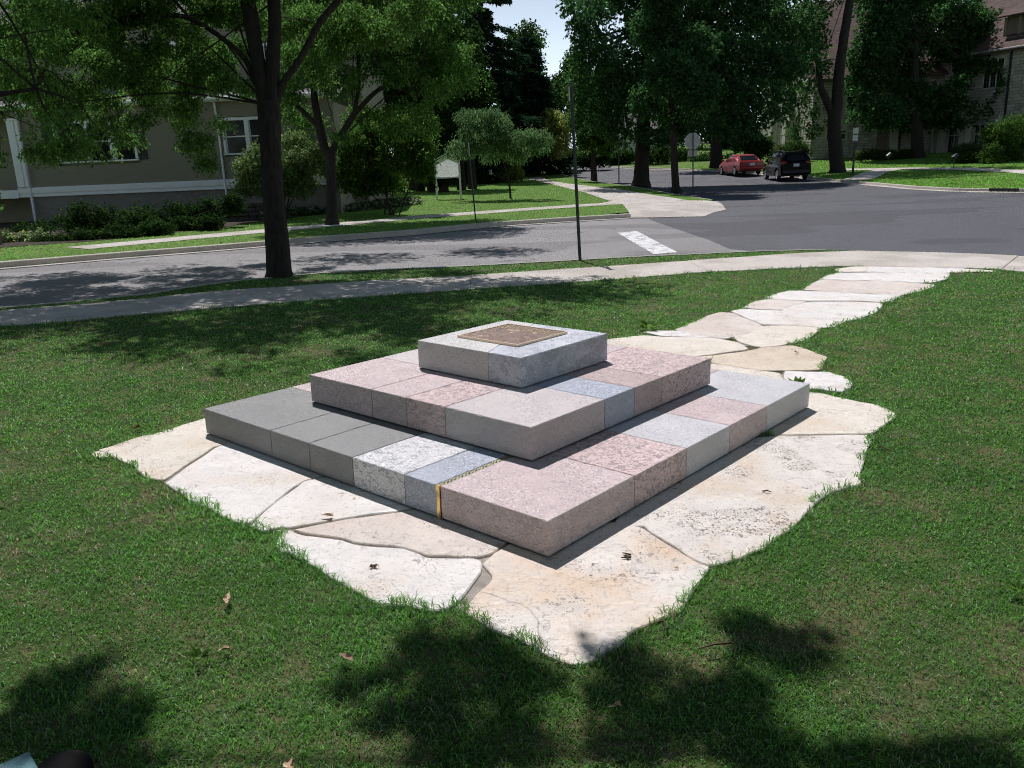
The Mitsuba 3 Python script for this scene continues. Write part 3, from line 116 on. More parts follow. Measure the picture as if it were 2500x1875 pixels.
def tube(pts, rad, n=10, rough=0.0, seed=0, cap=True):
    "tapered tube along a path"
    pts = np.asarray(pts, float); rad = np.asarray(rad, float) * np.ones(len(pts))
    tg = np.gradient(pts, axis=0); tg /= np.linalg.norm(tg, axis=1, keepdims=True)
    ref = np.array([1.0, 0, 0]) if abs(tg[0][0]) < 0.8 else np.array([0, 1.0, 0])
    a = np.arange(n) / n * 2 * np.pi; V = []
    for p, t, r in zip(pts, tg, rad):
        u = np.cross(t, ref); u /= np.linalg.norm(u); w = np.cross(t, u); ref = -np.cross(t, w) * 0 + ref
        rr = r * np.ones(n)
        if rough:
            q = np.c_[p[0] + np.cos(a) * 2.0, p[1] + np.sin(a) * 2.0, np.full(n, p[2] * 0.8)]
            rr = r * (1 + rough * (meshkit.noise(q * 1.7, seed) - 0.5) * 2)
        V.append(p + np.outer(np.cos(a) * rr, u) + np.outer(np.sin(a) * rr, w))
    V = np.vstack(V); F = []
    for i in range(len(pts) - 1):
        k = i * n + np.arange(n); l = i * n + (np.arange(n) + 1) % n
        F.append(np.c_[k, l, l + n]); F.append(np.c_[k, l + n, k + n])
    if cap:
        V = np.vstack([V, pts[0], pts[-1]]); c0, c1 = len(V) - 2, len(V) - 1; k = np.arange(n); l = (k + 1) % n
        F.append(np.c_[l, k, np.full(n, c0)]); o = (len(pts) - 1) * n; F.append(np.c_[k + o, l + o, np.full(n, c1)])
    m = trimesh.Trimesh(V, np.vstack(F), process=False)
    m.fix_normals() if len(m.faces) < 400 else None
    return m

def smooth_path(pts, per=6):
    pts = np.asarray(pts, float)
    if len(pts) < 3:
        t = np.linspace(0, 1, per + 1)[:, None]; return pts[0] * (1 - t) + pts[-1] * t
    P = np.vstack([2 * pts[0] - pts[1], pts, 2 * pts[-1] - pts[-2]]); out = []
    for i in range(1, len(P) - 2):
        for t in np.linspace(0, 1, per, endpoint=False):
            out.append(0.5 * ((2 * P[i]) + (-P[i - 1] + P[i + 1]) * t + (2 * P[i - 1] - 5 * P[i] + 4 * P[i + 1] - P[i + 2]) * t * t + (-P[i - 1] + 3 * P[i] - 3 * P[i + 1] + P[i + 2]) * t ** 3))
    out.append(P[-2]); return np.array(out)

def tri(poly):
    ms = []
    for g in getattr(poly, 'geoms', [poly]):
        if g.geom_type == 'Polygon' and g.area > 1e-6:
            v, f = trimesh.creation.triangulate_polygon(g, engine='earcut'); ms.append((v, f))
    return ms

def drape(poly, dz, cell=1.0):
    "a sheet that follows the ground, cut on a common grid"
    poly = poly.buffer(0); x0, y0, x1, y1 = poly.bounds
    I, K = np.meshgrid(np.arange(math.floor(x0 / cell), math.ceil(x1 / cell)), np.arange(math.floor(y0 / cell), math.ceil(y1 / cell)), indexing='ij')
    gx_, gy_ = I.ravel() * cell, K.ravel() * cell
    B = shapely.box(gx_, gy_, gx_ + cell, gy_ + cell); shapely.prepare(poly)
    inn = shapely.contains(poly, B); cut = shapely.intersects(poly, B) & ~inn
    n = int(inn.sum()); ax, ay = gx_[inn], gy_[inn]
    V = [np.stack([np.c_[ax, ay], np.c_[ax + cell, ay], np.c_[ax + cell, ay + cell], np.c_[ax, ay + cell]], 1).reshape(-1, 2)]; k = np.arange(n) * 4
    F = [np.vstack([np.c_[k, k + 1, k + 2], np.c_[k, k + 2, k + 3]])]; o = n * 4
    for g in shapely.intersection(B[cut], poly):
        for v, f in tri(g):
            e = v[f]; s_ = (e[:, 1, 0] - e[:, 0, 0]) * (e[:, 2, 1] - e[:, 0, 1]) - (e[:, 1, 1] - e[:, 0, 1]) * (e[:, 2, 0] - e[:, 0, 0])
            f = np.where((s_ < 0)[:, None], f[:, ::-1], f)[np.abs(s_) > 1e-10]
            V.append(v); F.append(f + o); o += len(v)
    V = np.vstack(V); q = np.round(V, 6); u, inv = np.unique(q, axis=0, return_inverse=True); F = inv.ravel()[np.vstack(F)]
    F = F[(F[:, 0] != F[:, 1]) & (F[:, 1] != F[:, 2]) & (F[:, 0] != F[:, 2])]
    return trimesh.Trimesh(np.c_[u, T(u[:, 0], u[:, 1]) + dz], F, process=False)

def slab(poly, dz, thick, bevel=0.004, edge=0.5, bump=0.0, freq=6.0, seed=0, tilt=(0, 0)):
    "a stone or concrete slab lying on the ground, its edge worn"
    m = drape(poly, dz, edge)
    if len(m.vertices) < 3: return m
    c = poly.centroid
    def lift(v):
        h = tilt[0] * (v[:, 0] - c.x) + tilt[1] * (v[:, 1] - c.y)
        if bump: h = h + bump * (meshkit.fbm(np.c_[v[:, :2] * freq, np.full(len(v), seed * 3.7)], 3, seed) - 0.5) * 2
        return h
    m.vertices[:, 2] += lift(m.vertices)
    e = m.edges_sorted; u, cnt = np.unique(e, axis=0, return_counts=True); be = {tuple(x) for x in u[cnt == 1]}
    de = np.array([x for x in m.edges if tuple(sorted(x)) in be])
    nrm = np.zeros((len(m.vertices), 2)); d = m.vertices[de[:, 1], :2] - m.vertices[de[:, 0], :2]
    o = np.c_[d[:, 1], -d[:, 0]]; o /= np.maximum(np.linalg.norm(o, axis=1, keepdims=True), 1e-9)
    np.add.at(nrm, de[:, 0], o); np.add.at(nrm, de[:, 1], o)
    nrm /= np.maximum(np.linalg.norm(nrm, axis=1, keepdims=True), 1e-9)
    n = len(m.vertices); v = m.vertices
    r1 = np.c_[v[:, :2] + nrm * bevel, v[:, 2] - bevel]; r2 = np.c_[v[:, :2] + nrm * bevel, v[:, 2] - thick]
    V = np.vstack([v, r1, r2]); a, b = de[:, 0], de[:, 1]
    F = np.vstack([m.faces, np.c_[a, a + n, b + n], np.c_[a, b + n, b], np.c_[a + n, a + 2 * n, b + 2 * n], np.c_[a + n, b + 2 * n, b + n]])
    m2 = trimesh.Trimesh(V, F, process=False); m2.remove_unreferenced_vertices(); return m2

def resample(line, step):
    l = LineString(line); n = max(2, int(l.length / step) + 1)
    return np.array([l.interpolate(t, normalized=True).coords[0] for t in np.linspace(0, 1, n)])

def sweep(line, profile, step=0.5):
    "profile: (to the left of the line, above the ground)"
    p = resample(line, step); t = np.gradient(p, axis=0); t /= np.linalg.norm(t, axis=1, keepdims=True)
    left = np.c_[-t[:, 1], t[:, 0]]; V = []
    base = T(p[:, 0], p[:, 1])
    for a, z in profile:
        q = p + left * a; V.append(np.c_[q, base + z])
    V = np.stack(V, 1).reshape(-1, 3); k = len(profile); F = []
    for i in range(len(p) - 1):
        for j in range(k - 1):
            a, b, c, d = i * k + j, i * k + j + 1, (i + 1) * k + j + 1, (i + 1) * k + j
            F += [(a, b, c), (a, c, d)]
    m = trimesh.Trimesh(V, np.array(F), process=False)
    if m.face_normals[:, 2].mean() < 0: m.invert()
    return m

def jag(pts, amp, step=0.05, seed=0):
    "a broken outline"
    p = Polygon(pts).buffer(0); r = p.exterior; n = max(12, int(r.length / step)); ts = np.linspace(0, r.length, n, endpoint=False)
    q = np.array([r.interpolate(t).coords[0] for t in ts]); t = np.roll(q, -1, 0) - np.roll(q, 1, 0); t /= np.maximum(np.linalg.norm(t, axis=1, keepdims=True), 1e-9)
    w = (meshkit.fbm(np.c_[q * 9, np.full(n, seed * 1.3)], 3, seed) - 0.5) * 2 * amp
    return Polygon(q + np.c_[-t[:, 1], t[:, 0]] * w[:, None]).buffer(0)

# leaves: each a folded kite of two triangles with a colour of its own
def kites(base, d, side, length, width, fold=0.25):
    d = d / np.linalg.norm(d, axis=1, keepdims=True); side = side - d * (side * d).sum(1, keepdims=True)
    side /= np.maximum(np.linalg.norm(side, axis=1, keepdims=True), 1e-9); up = np.cross(d, side)
    L, Wd = length[:, None], width[:, None]
    mid = base + d * L * 0.45; tip = base + d * L
    l = mid + side * Wd / 2 + up * Wd * fold; r = mid - side * Wd / 2 + up * Wd * fold
    V = np.stack([base, l, tip, r], 1).reshape(-1, 3); k = np.arange(len(base)) * 4
    F = np.vstack([np.c_[k, k + 2, k + 1], np.c_[k, k + 3, k + 2]])
    return V, F

def foliage(clumps, n, size, seed, color, var=0.28, yellow=0.06, per=8, droop=0.5, slim=0.5, gap=0.42, gapf=0.9, shell=2.4, spread=1.0, grey=None):
    r = np.random.default_rng(seed); c = np.asarray(clumps, float)
    w = c[:, 3] * c[:, 4] * c[:, 5]; w = w ** 0.8; w /= w.sum(); tw = n // per
    pick = r.choice(len(c), int(tw * 2.2), p=w); g = r.normal(size=(len(pick), 3)); g /= np.linalg.norm(g, axis=1, keepdims=True)
    rad = r.random(len(pick)) ** (1 / shell)
    o = c[pick, :3] + g * rad[:, None] * c[pick, 3:6]
    keep = meshkit.fbm(o * gapf, 3, seed) > gap
    o, g = o[keep][:tw], g[keep][:tw]
    if len(o) < 3: raise ValueError('empty crown')
    td = g * 0.8 + r.normal(size=o.shape) * 0.6; td[:, 2] -= droop * 0.6; td /= np.linalg.norm(td, axis=1, keepdims=True)
    k = np.repeat(np.arange(len(o)), per); j = np.tile(np.arange(per), len(o))
    ln = size * spread * per * 0.32
    base = o[k] + td[k] * (j / per - 0.4)[:, None] * ln + r.normal(size=(len(k), 3)) * size * 0.35
    d = td[k] * 0.6 + r.normal(size=(len(k), 3)) * 0.75; d[:, 2] -= droop
    side = r.normal(size=(len(k), 3)); side[:, 2] *= 0.35
    L = size * r.uniform(0.65, 1.25, len(k))
    V, F = kites(base, d, side, L, L * slim)
    tone = np.exp(r.normal(size=len(o)) * var * 0.7)[k] * np.exp(r.normal(size=len(k)) * var)
    col = np.asarray(color)[None] * tone[:, None]
    y = r.random(len(k)) < yellow; col[y] *= np.array([1.9, 1.35, 0.8])
    if grey is not None:
        y = r.random(len(k)) < grey[0]; col[y] = np.asarray(grey[1])
    return trimesh.Trimesh(V, F, process=False), np.repeat(np.clip(col, 0, 0.85), 4, 0)

def needles(boughs, n, size, seed, color):
    "conifer sprays: boughs = (root, tip) pairs"
    r = np.random.default_rng(seed); b = np.asarray(boughs, float)
    L = np.linalg.norm(b[:, 1] - b[:, 0], axis=1); k = r.choice(len(b), n, p=L / L.sum()); t = r.random(n) ** 0.7
    ax = (b[k, 1] - b[k, 0]) / L[k, None]; p = b[k, 0] + (b[k, 1] - b[k, 0]) * t[:, None]
    sd = np.cross(ax, [0, 0, 1.0]); sd /= np.maximum(np.linalg.norm(sd, axis=1, keepdims=True), 1e-9)
    s = r.uniform(-1, 1, n); wide = 0.32 * L[k] * (1 - t * 0.75)
    p = p + sd * (s * wide)[:, None]; p[:, 2] += -0.25 * np.abs(s) * wide - 0.12 * r.random(n) * L[k]
    d = ax * 0.7 + sd * s[:, None] + r.normal(size=(n, 3)) * 0.3; d[:, 2] -= 0.35
    ln = size * r.uniform(0.6, 1.3, n)
    V, F = kites(p, d, r.normal(size=(n, 3)), ln, ln * 0.35)
    col = np.asarray(color)[None] * np.exp(r.normal(size=(n, 1)) * 0.3)
    return trimesh.Trimesh(V, F, process=False), np.repeat(col, 4, 0)

# ---------------------------------------------------------------- materials
def mat(name, color, rough=0.6, spec=0.4, metallic=0.0, two=True, bump=None, **kw):
    d = {'type': 'principled', 'roughness': rough, 'specular': spec, 'metallic': metallic, **kw}
    d['base_color'] = {'type': 'rgb', 'value': list(color)} if isinstance(color, (tuple, list)) else proc(color)
    if bump is not None:
        d = {'type': 'bumpmap', 'arbitrary': proc(bump[0], bump[2] if len(bump) > 2 else 2e-3), 'scale': bump[1], 'bsdf': d}
    scene[name] = {'type': 'twosided', 'bsdf': d} if two else d
    return name

def granite(name, base, dark, light, f=140.0, dk=0.68, lk=0.66, blotch=0.10, coarse=None, rough=0.55):
    "base colour with dark and light crystals; coarse: (colour, frequency, threshold) of large grains"
    def fn(p, n, uv):
        a = noise(p.x * f, p.y * f, p.z * f); b = noise(p.x * f * 0.8 + 31, p.y * f * 0.8, p.z * f * 0.8 + 7)
        c = fbm(p.x * 7 + 3, p.y * 7, p.z * 7, 3)
        col = mi.Color3f(base) * (1 + blotch * 2 * (c - 0.5))
        if coarse:
            g = fbm(p.x * coarse[1], p.y * coarse[1] + 5, p.z * coarse[1], 3)
            col = mix(col, coarse[0], smoothstep(coarse[2], coarse[2] + 0.09, g) * 0.62)
        col = mix(col, light, smoothstep(lk, lk + 0.14, b) * 0.6)
        return mix(col, dark, smoothstep(dk, dk + 0.14, a) * 0.55)
    return mat(name, fn, rough, 0.35)

granite('granite_bluestone', (0.205, 0.205, 0.197), (0.13, 0.13, 0.125), (0.25, 0.25, 0.24), f=90, blotch=0.13, rough=0.6)
granite('granite_white', (0.55, 0.545, 0.54), (0.16, 0.16, 0.16), (0.74, 0.73, 0.72), f=130, dk=0.64, lk=0.58, coarse=((0.24, 0.24, 0.25), 44, 0.54))
granite('granite_blue', (0.34, 0.365, 0.42), (0.11, 0.12, 0.14), (0.60, 0.62, 0.66), f=150, dk=0.60, lk=0.62)
granite('granite_pink', (0.50, 0.405, 0.395), (0.19, 0.15, 0.15), (0.66, 0.57, 0.55), f=130, dk=0.66, lk=0.62, coarse=((0.40, 0.325, 0.325), 34, 0.54), blotch=0.16)
granite('granite_rose', (0.52, 0.395, 0.375), (0.13, 0.105, 0.115), (0.68, 0.57, 0.55), f=100, dk=0.66, lk=0.60, coarse=((0.245, 0.20, 0.21), 38, 0.52), blotch=0.14)
granite('granite_blush', (0.49, 0.44, 0.425), (0.18, 0.165, 0.165), (0.64, 0.59, 0.57), f=160, dk=0.64, lk=0.64, blotch=0.12)
granite('granite_silver', (0.50, 0.49, 0.495), (0.21, 0.205, 0.21), (0.66, 0.65, 0.65), f=160, dk=0.64, lk=0.64, blotch=0.12)
granite('granite_brown', (0.43, 0.335, 0.315), (0.13, 0.105, 0.10), (0.56, 0.47, 0.44), f=120, dk=0.62, lk=0.66, coarse=((0.36, 0.27, 0.26), 30, 0.54))
granite('granite_marbled', (0.46, 0.475, 0.51), (0.22, 0.23, 0.26), (0.64, 0.65, 0.67), f=110, dk=0.68, lk=0.66, coarse=((0.29, 0.30, 0.335), 19, 0.50), blotch=0.3)
granite('granite_cream', (0.52, 0.505, 0.48), (0.26, 0.25, 0.235), (0.64, 0.62, 0.60), f=130, dk=0.66, lk=0.64, blotch=0.12)

def crack(x, y, f, off, width=0.0016):
    "thin wandering lines, broken here and there"
    wx = fbm(x * f * 2.3 + off, y * f * 2.3, 1.0, 3) * 0.5; n1 = noise(x * f + wx + off, y * f - wx, off)
    return (1 - smoothstep(width * f * 0.35, width * f * 0.9, dr.abs(n1 - 0.5))) * smoothstep(0.56, 0.66, noise(x * f * 0.7 + 5, y * f * 0.7, off + 2))

def flag(name, base, stain, amount, dirt=0.5, off=0.0):
    def fn(p, n, uv):
        c = fbm(p.x * 3.1 + off, p.y * 3.1, off, 4); e = fbm(p.x * 14 + off, p.y * 14, 3.0, 3); g = noise(p.x * 150, p.y * 150, off)
        col = mi.Color3f(base) * (0.90 + 0.22 * e)
        col = mix(col, stain, smoothstep(0.60 - amount * 0.24, 0.78, c * 0.75 + e * 0.25) * 0.62)
        d = smoothstep(0.52, 0.72, fbm(p.x * 5 + 9, p.y * 5 + off, 1.0, 3)) * dirt
        spk = smoothstep(0.76 - 0.10 * d, 0.82 - 0.06 * d, g) * (0.25 + 0.6 * d)
        pits = smoothstep(0.80, 0.84, noise(p.x * 52 + off, p.y * 52, 4.0)) * 0.55 * (0.3 + d)
        col = mix(col, (0.33, 0.27, 0.21), d * 0.25 * smoothstep(0.4, 0.6, noise(p.x * 33, p.y * 33, 2.0)))
        return mix(col, (0.16, 0.13, 0.11), dr.clip(spk + pits + crack(p.x, p.y, 1.9, off) * 0.35, 0, 1))
    return mat(name, fn, 0.8, 0.25, bump=(lambda p, n, uv: fbm(p.x * 38, p.y * 38, off, 3), 0.006))
flag('flag_white', (0.66, 0.63, 0.59), (0.60, 0.51, 0.42), 0.35, 0.5, 0.0)
flag('flag_cream', (0.64, 0.585, 0.50), (0.56, 0.46, 0.34), 0.5, 0.4, 11.0)
flag('flag_tan', (0.58, 0.50, 0.39), (0.50, 0.40, 0.28), 0.7, 0.5, 23.0)
flag('flag_pink', (0.60, 0.535, 0.475), (0.52, 0.42, 0.35), 0.6, 0.5, 37.0)
flag('flag_rust', (0.65, 0.60, 0.54), (0.58, 0.405, 0.25), 1.0, 0.6, 51.0)
flag('flag_speckled', (0.62, 0.575, 0.52), (0.53, 0.42, 0.30), 0.55, 1.0, 67.0)
mat('mortar', lambda p, n, uv: mi.Color3f(0.30, 0.275, 0.235) * (0.7 + 0.6 * fbm(p.x * 40, p.y * 40, 0.0, 3)), 0.9, 0.2, bump=(lambda p, n, uv: fbm(p.x * 90, p.y * 90, 0.0, 3), 0.006))
mat('soil', lambda p, n, uv: mix((0.042, 0.072, 0.018), (0.095, 0.088, 0.042), smoothstep(0.45, 0.65, fbm(p.x * 5, p.y * 5, 0.0, 4))) * (0.6 + 0.8 * noise(p.x * 120, p.y * 120, 0.0)), 0.95, 0.1)
mat('turf', lambda p, n, uv: mix((0.085, 0.165, 0.030), (0.145, 0.230, 0.050), fbm(p.x * 1.3, p.y * 1.3, 0.0, 4)) * (0.55 + 0.9 * noise(p.x * 22, p.y * 22, 0.0)) * (0.7 + 0.6 * noise(p.x * 61, p.y * 61, 3.0)), 0.9, 0.15,
    bump=(lambda p, n, uv: fbm(p.x * 14, p.y * 14, 0.0, 3), 0.06, 0.01))
mat('mulch', lambda p, n, uv: mi.Color3f(0.055, 0.045, 0.034) * (0.5 + 1.0 * noise(p.x * 40, p.y * 40, 0.0)), 0.95, 0.1)
def concrete_fn(p, n, uv):
    c = fbm(p.x * 1.7, p.y * 1.7, 0.0, 4); g = noise(p.x * 130, p.y * 130, 0.0)
    col = mix((0.40, 0.36, 0.31), (0.50, 0.455, 0.40), smoothstep(0.3, 0.7, c)) * (0.9 + 0.2 * fbm(p.x * 17, p.y * 17, 0.0, 3))
    return mix(col, (0.2, 0.18, 0.15), smoothstep(0.78, 0.85, g) * 0.5)
mat('concrete', concrete_fn, 0.85, 0.25, bump=(lambda p, n, uv: fbm(p.x * 60, p.y * 60, 0.0, 3), 0.003))
mat('kerb_concrete', lambda p, n, uv: mix((0.36, 0.33, 0.285), (0.52, 0.48, 0.41), fbm(p.x * 2.3, p.y * 2.3, p.z * 9, 4)) * (0.85 + 0.3 * noise(p.x * 40, p.y * 40, p.z * 40)), 0.85, 0.2)
def asphalt(name, base, light):
    def fn(p, n, uv):
        c = fbm(p.x * 0.6, p.y * 0.6, 0.0, 4); g = noise(p.x * 85, p.y * 85, 0.0)
        col = mi.Color3f(base) * (0.85 + 0.3 * c) * (0.9 + 0.2 * fbm(p.x * 7, p.y * 7, 2.0, 3))
        col = mix(col, light, smoothstep(0.66, 0.85, g) * 0.5)
        col = col * (1 - 0.25 * smoothstep(0.60, 0.66, noise(p.x * 0.31 + 9, p.y * 0.9, 6.0)))     # older patches and oil
        return col * (1 - 0.6 * crack(p.x, p.y, 0.35, 4.0, 0.012))
    return mat(name, fn, 0.75, 0.35, bump=(lambda p, n, uv: noise(p.x * 85, p.y * 85, 0.0), 0.004))
asphalt('asphalt_old', (0.205, 0.195, 0.19), (0.36, 0.34, 0.32))
asphalt('asphalt_new', (0.072, 0.073, 0.081), (0.17, 0.165, 0.165))
mat('road_paint', lambda p, n, uv: mix((0.62, 0.62, 0.60), (0.24, 0.23, 0.22), smoothstep(0.52, 0.66, fbm(p.x * 9, p.y * 9, 0.0, 4)) * 0.7), 0.7, 0.3)
mat('brass', lambda p, n, uv: mix((0.80, 0.60, 0.26), (0.40, 0.31, 0.15), smoothstep(0.5, 0.7, noise(p.x * 90, p.y * 90, p.z * 20))), 0.32, metallic=0.85)
mat('brass_worn', lambda p, n, uv: mix((0.50, 0.47, 0.33), (0.25, 0.23, 0.16), noise(p.x * 130, p.y * 130, 0.0)), 0.4, metallic=0.5)
mat('bronze', lambda p, n, uv: mix((0.235, 0.165, 0.128), (0.16, 0.11, 0.088), fbm(p.x * 60, p.y * 60, 0.0, 3)), 0.45, metallic=0.55)
mat('bronze_bright', (0.66, 0.52, 0.37), 0.38, metallic=0.6)
mat('bark', lambda p, n, uv: mix((0.016, 0.014, 0.012), (0.062, 0.053, 0.045), fbm(p.x * 26, p.y * 26, p.z * 5, 4)), 0.95, 0.1, bump=(lambda p, n, uv: fbm(p.x * 30, p.y * 30, p.z * 6, 3), 0.04, 4e-3))
mat('bark_grey', lambda p, n, uv: mix((0.06, 0.054, 0.047), (0.16, 0.145, 0.125), fbm(p.x * 18, p.y * 18, p.z * 4, 4)), 0.95, 0.1)
mat('post_steel', (0.035, 0.042, 0.036), 0.5, 0.4)
mat('post_dark', (0.03, 0.03, 0.03), 0.5, 0.4)
mat('sign_back', (0.42, 0.42, 0.41), 0.45, 0.4, metallic=0.3)
mat('white_paint', lambda p, n, uv: mi.Color3f(0.79, 0.795, 0.78) * (0.93 + 0.1 * fbm(p.x * 3, p.y * 3, p.z * 3, 3)), 0.5, 0.4)
mat('siding_grey', lambda p, n, uv: mi.Color3f(0.235, 0.215, 0.155) * (0.9 + 0.2 * fbm(p.x * 2, p.y * 2, p.z * 30, 3)), 0.7, 0.3)
mat('shutter_black', (0.02, 0.021, 0.023), 0.5, 0.4)
mat('pane', (0.010, 0.011, 0.012), 0.08, 0.35)
mat('foundation_stone', lambda p, n, uv: mi.Color3f(0.21, 0.195, 0.17) * (0.8 + 0.4 * fbm(p.x * 4, p.y * 4, p.z * 7, 3)), 0.9, 0.2)
mat('shingle_grey', lambda p, n, uv: mi.Color3f(0.16, 0.15, 0.15) * (0.7 + 0.6 * noise(p.x * 9, p.y * 9, p.z * 30)), 0.9, 0.2)
def church_stone(p, n, uv):
    h = p.x + p.y; row = dr.floor(p.z / 0.22); u = h / 0.46 + cell_rand(row, 3.0) * 5
    r = cell_rand(dr.floor(u), row, 5.0); fu = u - dr.floor(u); fz = p.z / 0.22 - row
    j = dr.minimum(dr.minimum(fu, 1 - fu) * 0.46, dr.minimum(fz, 1 - fz) * 0.22)
    col = mix((0.40, 0.365, 0.30), (0.56, 0.52, 0.44), r) * (0.75 + 0.5 * fbm(p.x * 6, p.y * 6, p.z * 6, 3))
    return mix((0.25, 0.23, 0.20), col, smoothstep(0.008, 0.022, j))
def church_relief(p, n, uv):
    h = p.x + p.y; row = dr.floor(p.z / 0.22); u = h / 0.46 + cell_rand(row, 3.0) * 5
    fu = u - dr.floor(u); fz = p.z / 0.22 - row; j = dr.minimum(dr.minimum(fu, 1 - fu) * 0.46, dr.minimum(fz, 1 - fz) * 0.22)
    return smoothstep(0.0, 0.05, j) * (0.4 + cell_rand(dr.floor(u), row, 9.0)) + 0.5 * fbm(p.x * 8, p.y * 8, p.z * 8, 3)
mat('church_stone', church_stone, 0.9, 0.2, bump=(church_relief, 0.08, 6e-3))
mat('dressed_stone', lambda p, n, uv: mi.Color3f(0.47, 0.44, 0.38) * (0.85 + 0.3 * fbm(p.x * 2, p.y * 2, p.z * 2, 3)), 0.85, 0.2)
def tile_fn(p, n, uv):
    row = dr.floor(p.z / 0.13); u = (p.x + p.y) / 0.24 + 0.5 * row
    return mix((0.070, 0.046, 0.040), (0.125, 0.082, 0.068), cell_rand(dr.floor(u), row, 2.0))
mat('roof_tile', tile_fn, 0.85, 0.2, bump=(lambda p, n, uv: 1.0 - (p.z / 0.13 - dr.floor(p.z / 0.13)), 0.025, 8e-3))
mat('steel_grey', (0.30, 0.30, 0.30), 0.45, 0.4, metallic=0.5)
mat('car_red', (0.30, 0.012, 0.018), 0.25, 0.5, clearcoat=0.8)
mat('car_black', (0.005, 0.005, 0.006), 0.16, 0.12)
mat('car_white', (0.72, 0.72, 0.70), 0.25, 0.5, clearcoat=0.6)
mat('rubber', (0.018, 0.018, 0.018), 0.85, 0.2)
mat('alloy', (0.62, 0.62, 0.63), 0.3, metallic=0.85)
mat('lamp_red', (0.30, 0.012, 0.01), 0.15, 0.5)
mat('lamp_clear', (0.6, 0.6, 0.58), 0.12, 0.5)
mat('plate', (0.55, 0.58, 0.62), 0.4, 0.4)
mat('trim_dark', (0.03, 0.03, 0.03), 0.6, 0.3)
mat('dry_leaf', lambda p, n, uv: mix((0.34, 0.21, 0.12), (0.52, 0.40, 0.28), noise(p.x * 60, p.y * 60, 0.0)), 0.8, 0.2)
mat('rust_leaf', (0.24, 0.075, 0.03), 0.7, 0.2)
mat('twig', (0.10, 0.07, 0.05), 0.9, 0.1)
mat('black_cloth', (0.006, 0.006, 0.006), 0.9, 0.1)
mat('pale_blue', (0.09, 0.20, 0.22), 0.6, 0.3)
mat('wood_weathered', (0.20, 0.16, 0.125), 0.85, 0.2)
scene['leaf'] = {'type': 'principledthin', 'base_color': {'type': 'mesh_attribute', 'name': 'vertex_color'}, 'roughness': 0.26, 'diff_trans': 1.25, 'eta': 1.5}
scene['blade'] = {'type': 'principledthin', 'base_color': {'type': 'mesh_attribute', 'name': 'vertex_color'}, 'roughness': 0.3, 'diff_trans': 1.25, 'eta': 1.5}
scene['acrylic'] = {'type': 'principledthin', 'base_color': {'type': 'rgb', 'value': [0.88, 0.89, 0.89]}, 'roughness': 0.35, 'diff_trans': 1.15, 'eta': 1.49}
# ---------------------------------------------------------------- the setting: ground, roads, walks, lawns
def off(line, d):
    p = np.asarray(line, float); t = np.gradient(p, axis=0); t /= np.linalg.norm(t, axis=1, keepdims=True)
    return p + np.c_[-t[:, 1], t[:, 0]] * d
near_line = [(-16, 1.2), (-11, 3.7)] + D['near_edge'] + [(10.3, 6.4), (11.4, 3.2), (12.0, -1), (12.2, -12)]
far_line = [(-26, -1.5), (-18, 5.6)] + D['far_kerb'][1:-1]
left_kerb = D['cornerB'][-1:] + [(7.9, 33.0), (7.75, 39.0), (7.55, 44.0), (7.0, 48.5), (6.5, 54.0), (5.9, 60.0), (5.2, 67.0), (4.6, 74.0), (4.4, 82), (4.6, 120)]
right_kerb = [(4.6 + 7.5, 125), (11.0, 90.0), (10.2, 77.0), (12.0, 71.5), (14.2, 66.0), (16.2, 61.0), (17.9, 55.5), (18.7, 50.5), (19.0, 46.0), (18.9, 41.0), (18.8, 37.0), (18.6, 33.0), (18.9, 30.2), (20.2, 28.0), (24, 25.2), (32, 23.0), (60, 20.0)]
nearP = Polygon(near_line + [(-16, -12)]).buffer(0)
B_line = far_line + D['cornerB'][:-1] + left_kerb
BP = Polygon(B_line + [(-60, 120), (-60, -1.5)]).buffer(0)
CP = Polygon(right_kerb + [(90, 20), (90, 130)]).buffer(0)

g = trimesh.creation.box((1600, 1600, 2.0)); g.apply_translation((0, 500, -3.4))
structure('ground', drape(sbox(-70, -25, 95, 150), -0.22, 2.0), 'soil', 'bare earth under the lawns and streets')
structure('terrain', cat([g]), 'turf', 'land beyond the streets')
roadP = sbox(-60, -20, 70, 130).difference(unary_union([nearP.buffer(-.05), BP.buffer(-.05), CP.buffer(-.05)]))
structure('road', drape(roadP.intersection(sbox(-30, -20, 34, 130)), -0.125, 1.0), 'asphalt_old', 'pale worn asphalt street running across behind the lawn')
de = D['dark_edge']
darkP = Polygon([(4.1, 21.6)] + de[:-1] + [(de[-1][0], de[-1][1])] + [(6.7, 9.4), (9.5, 4), (10, -15), (34, -15), (34, 128), (4.4, 128), (4.4, 30)]).buffer(0).intersection(roadP)
structure('road', drape(darkP, -0.121, 1.0), 'asphalt_new', 'dark newly laid asphalt of the crossing street on the right')
labels['road__stop_line'] = {'label': 'worn white stop line painted on the pale street', 'kind': 'structure'}
scene['road__stop_line'] = mikit.ply(drape(Polygon(D['stop_line']).buffer(0), -0.117, 1.0), 'road_paint')

def kerb(line, side, label):
    prof = [(-0.30, -0.112), (-0.02, -0.112), (0.0, -0.10), (0.02, -0.006), (0.035, 0.006), (0.15, 0.012), (0.16, -0.1)]
    structure('kerb', sweep(line, [(side * a, z) for a, z in prof], 0.5), 'kerb_concrete', label, smooth=30)
kerb(far_line, 1, 'pale concrete kerb along the far side of the near street')
kerb(left_kerb, 1, 'concrete kerb on the left of the receding street')
kerb(right_kerb, 1, 'concrete kerb curving along the far right lawn')
kerb([p for p in near_line if p[0] < 6.2], -1, 'low kerb hidden behind the grass verge of the near lawn')

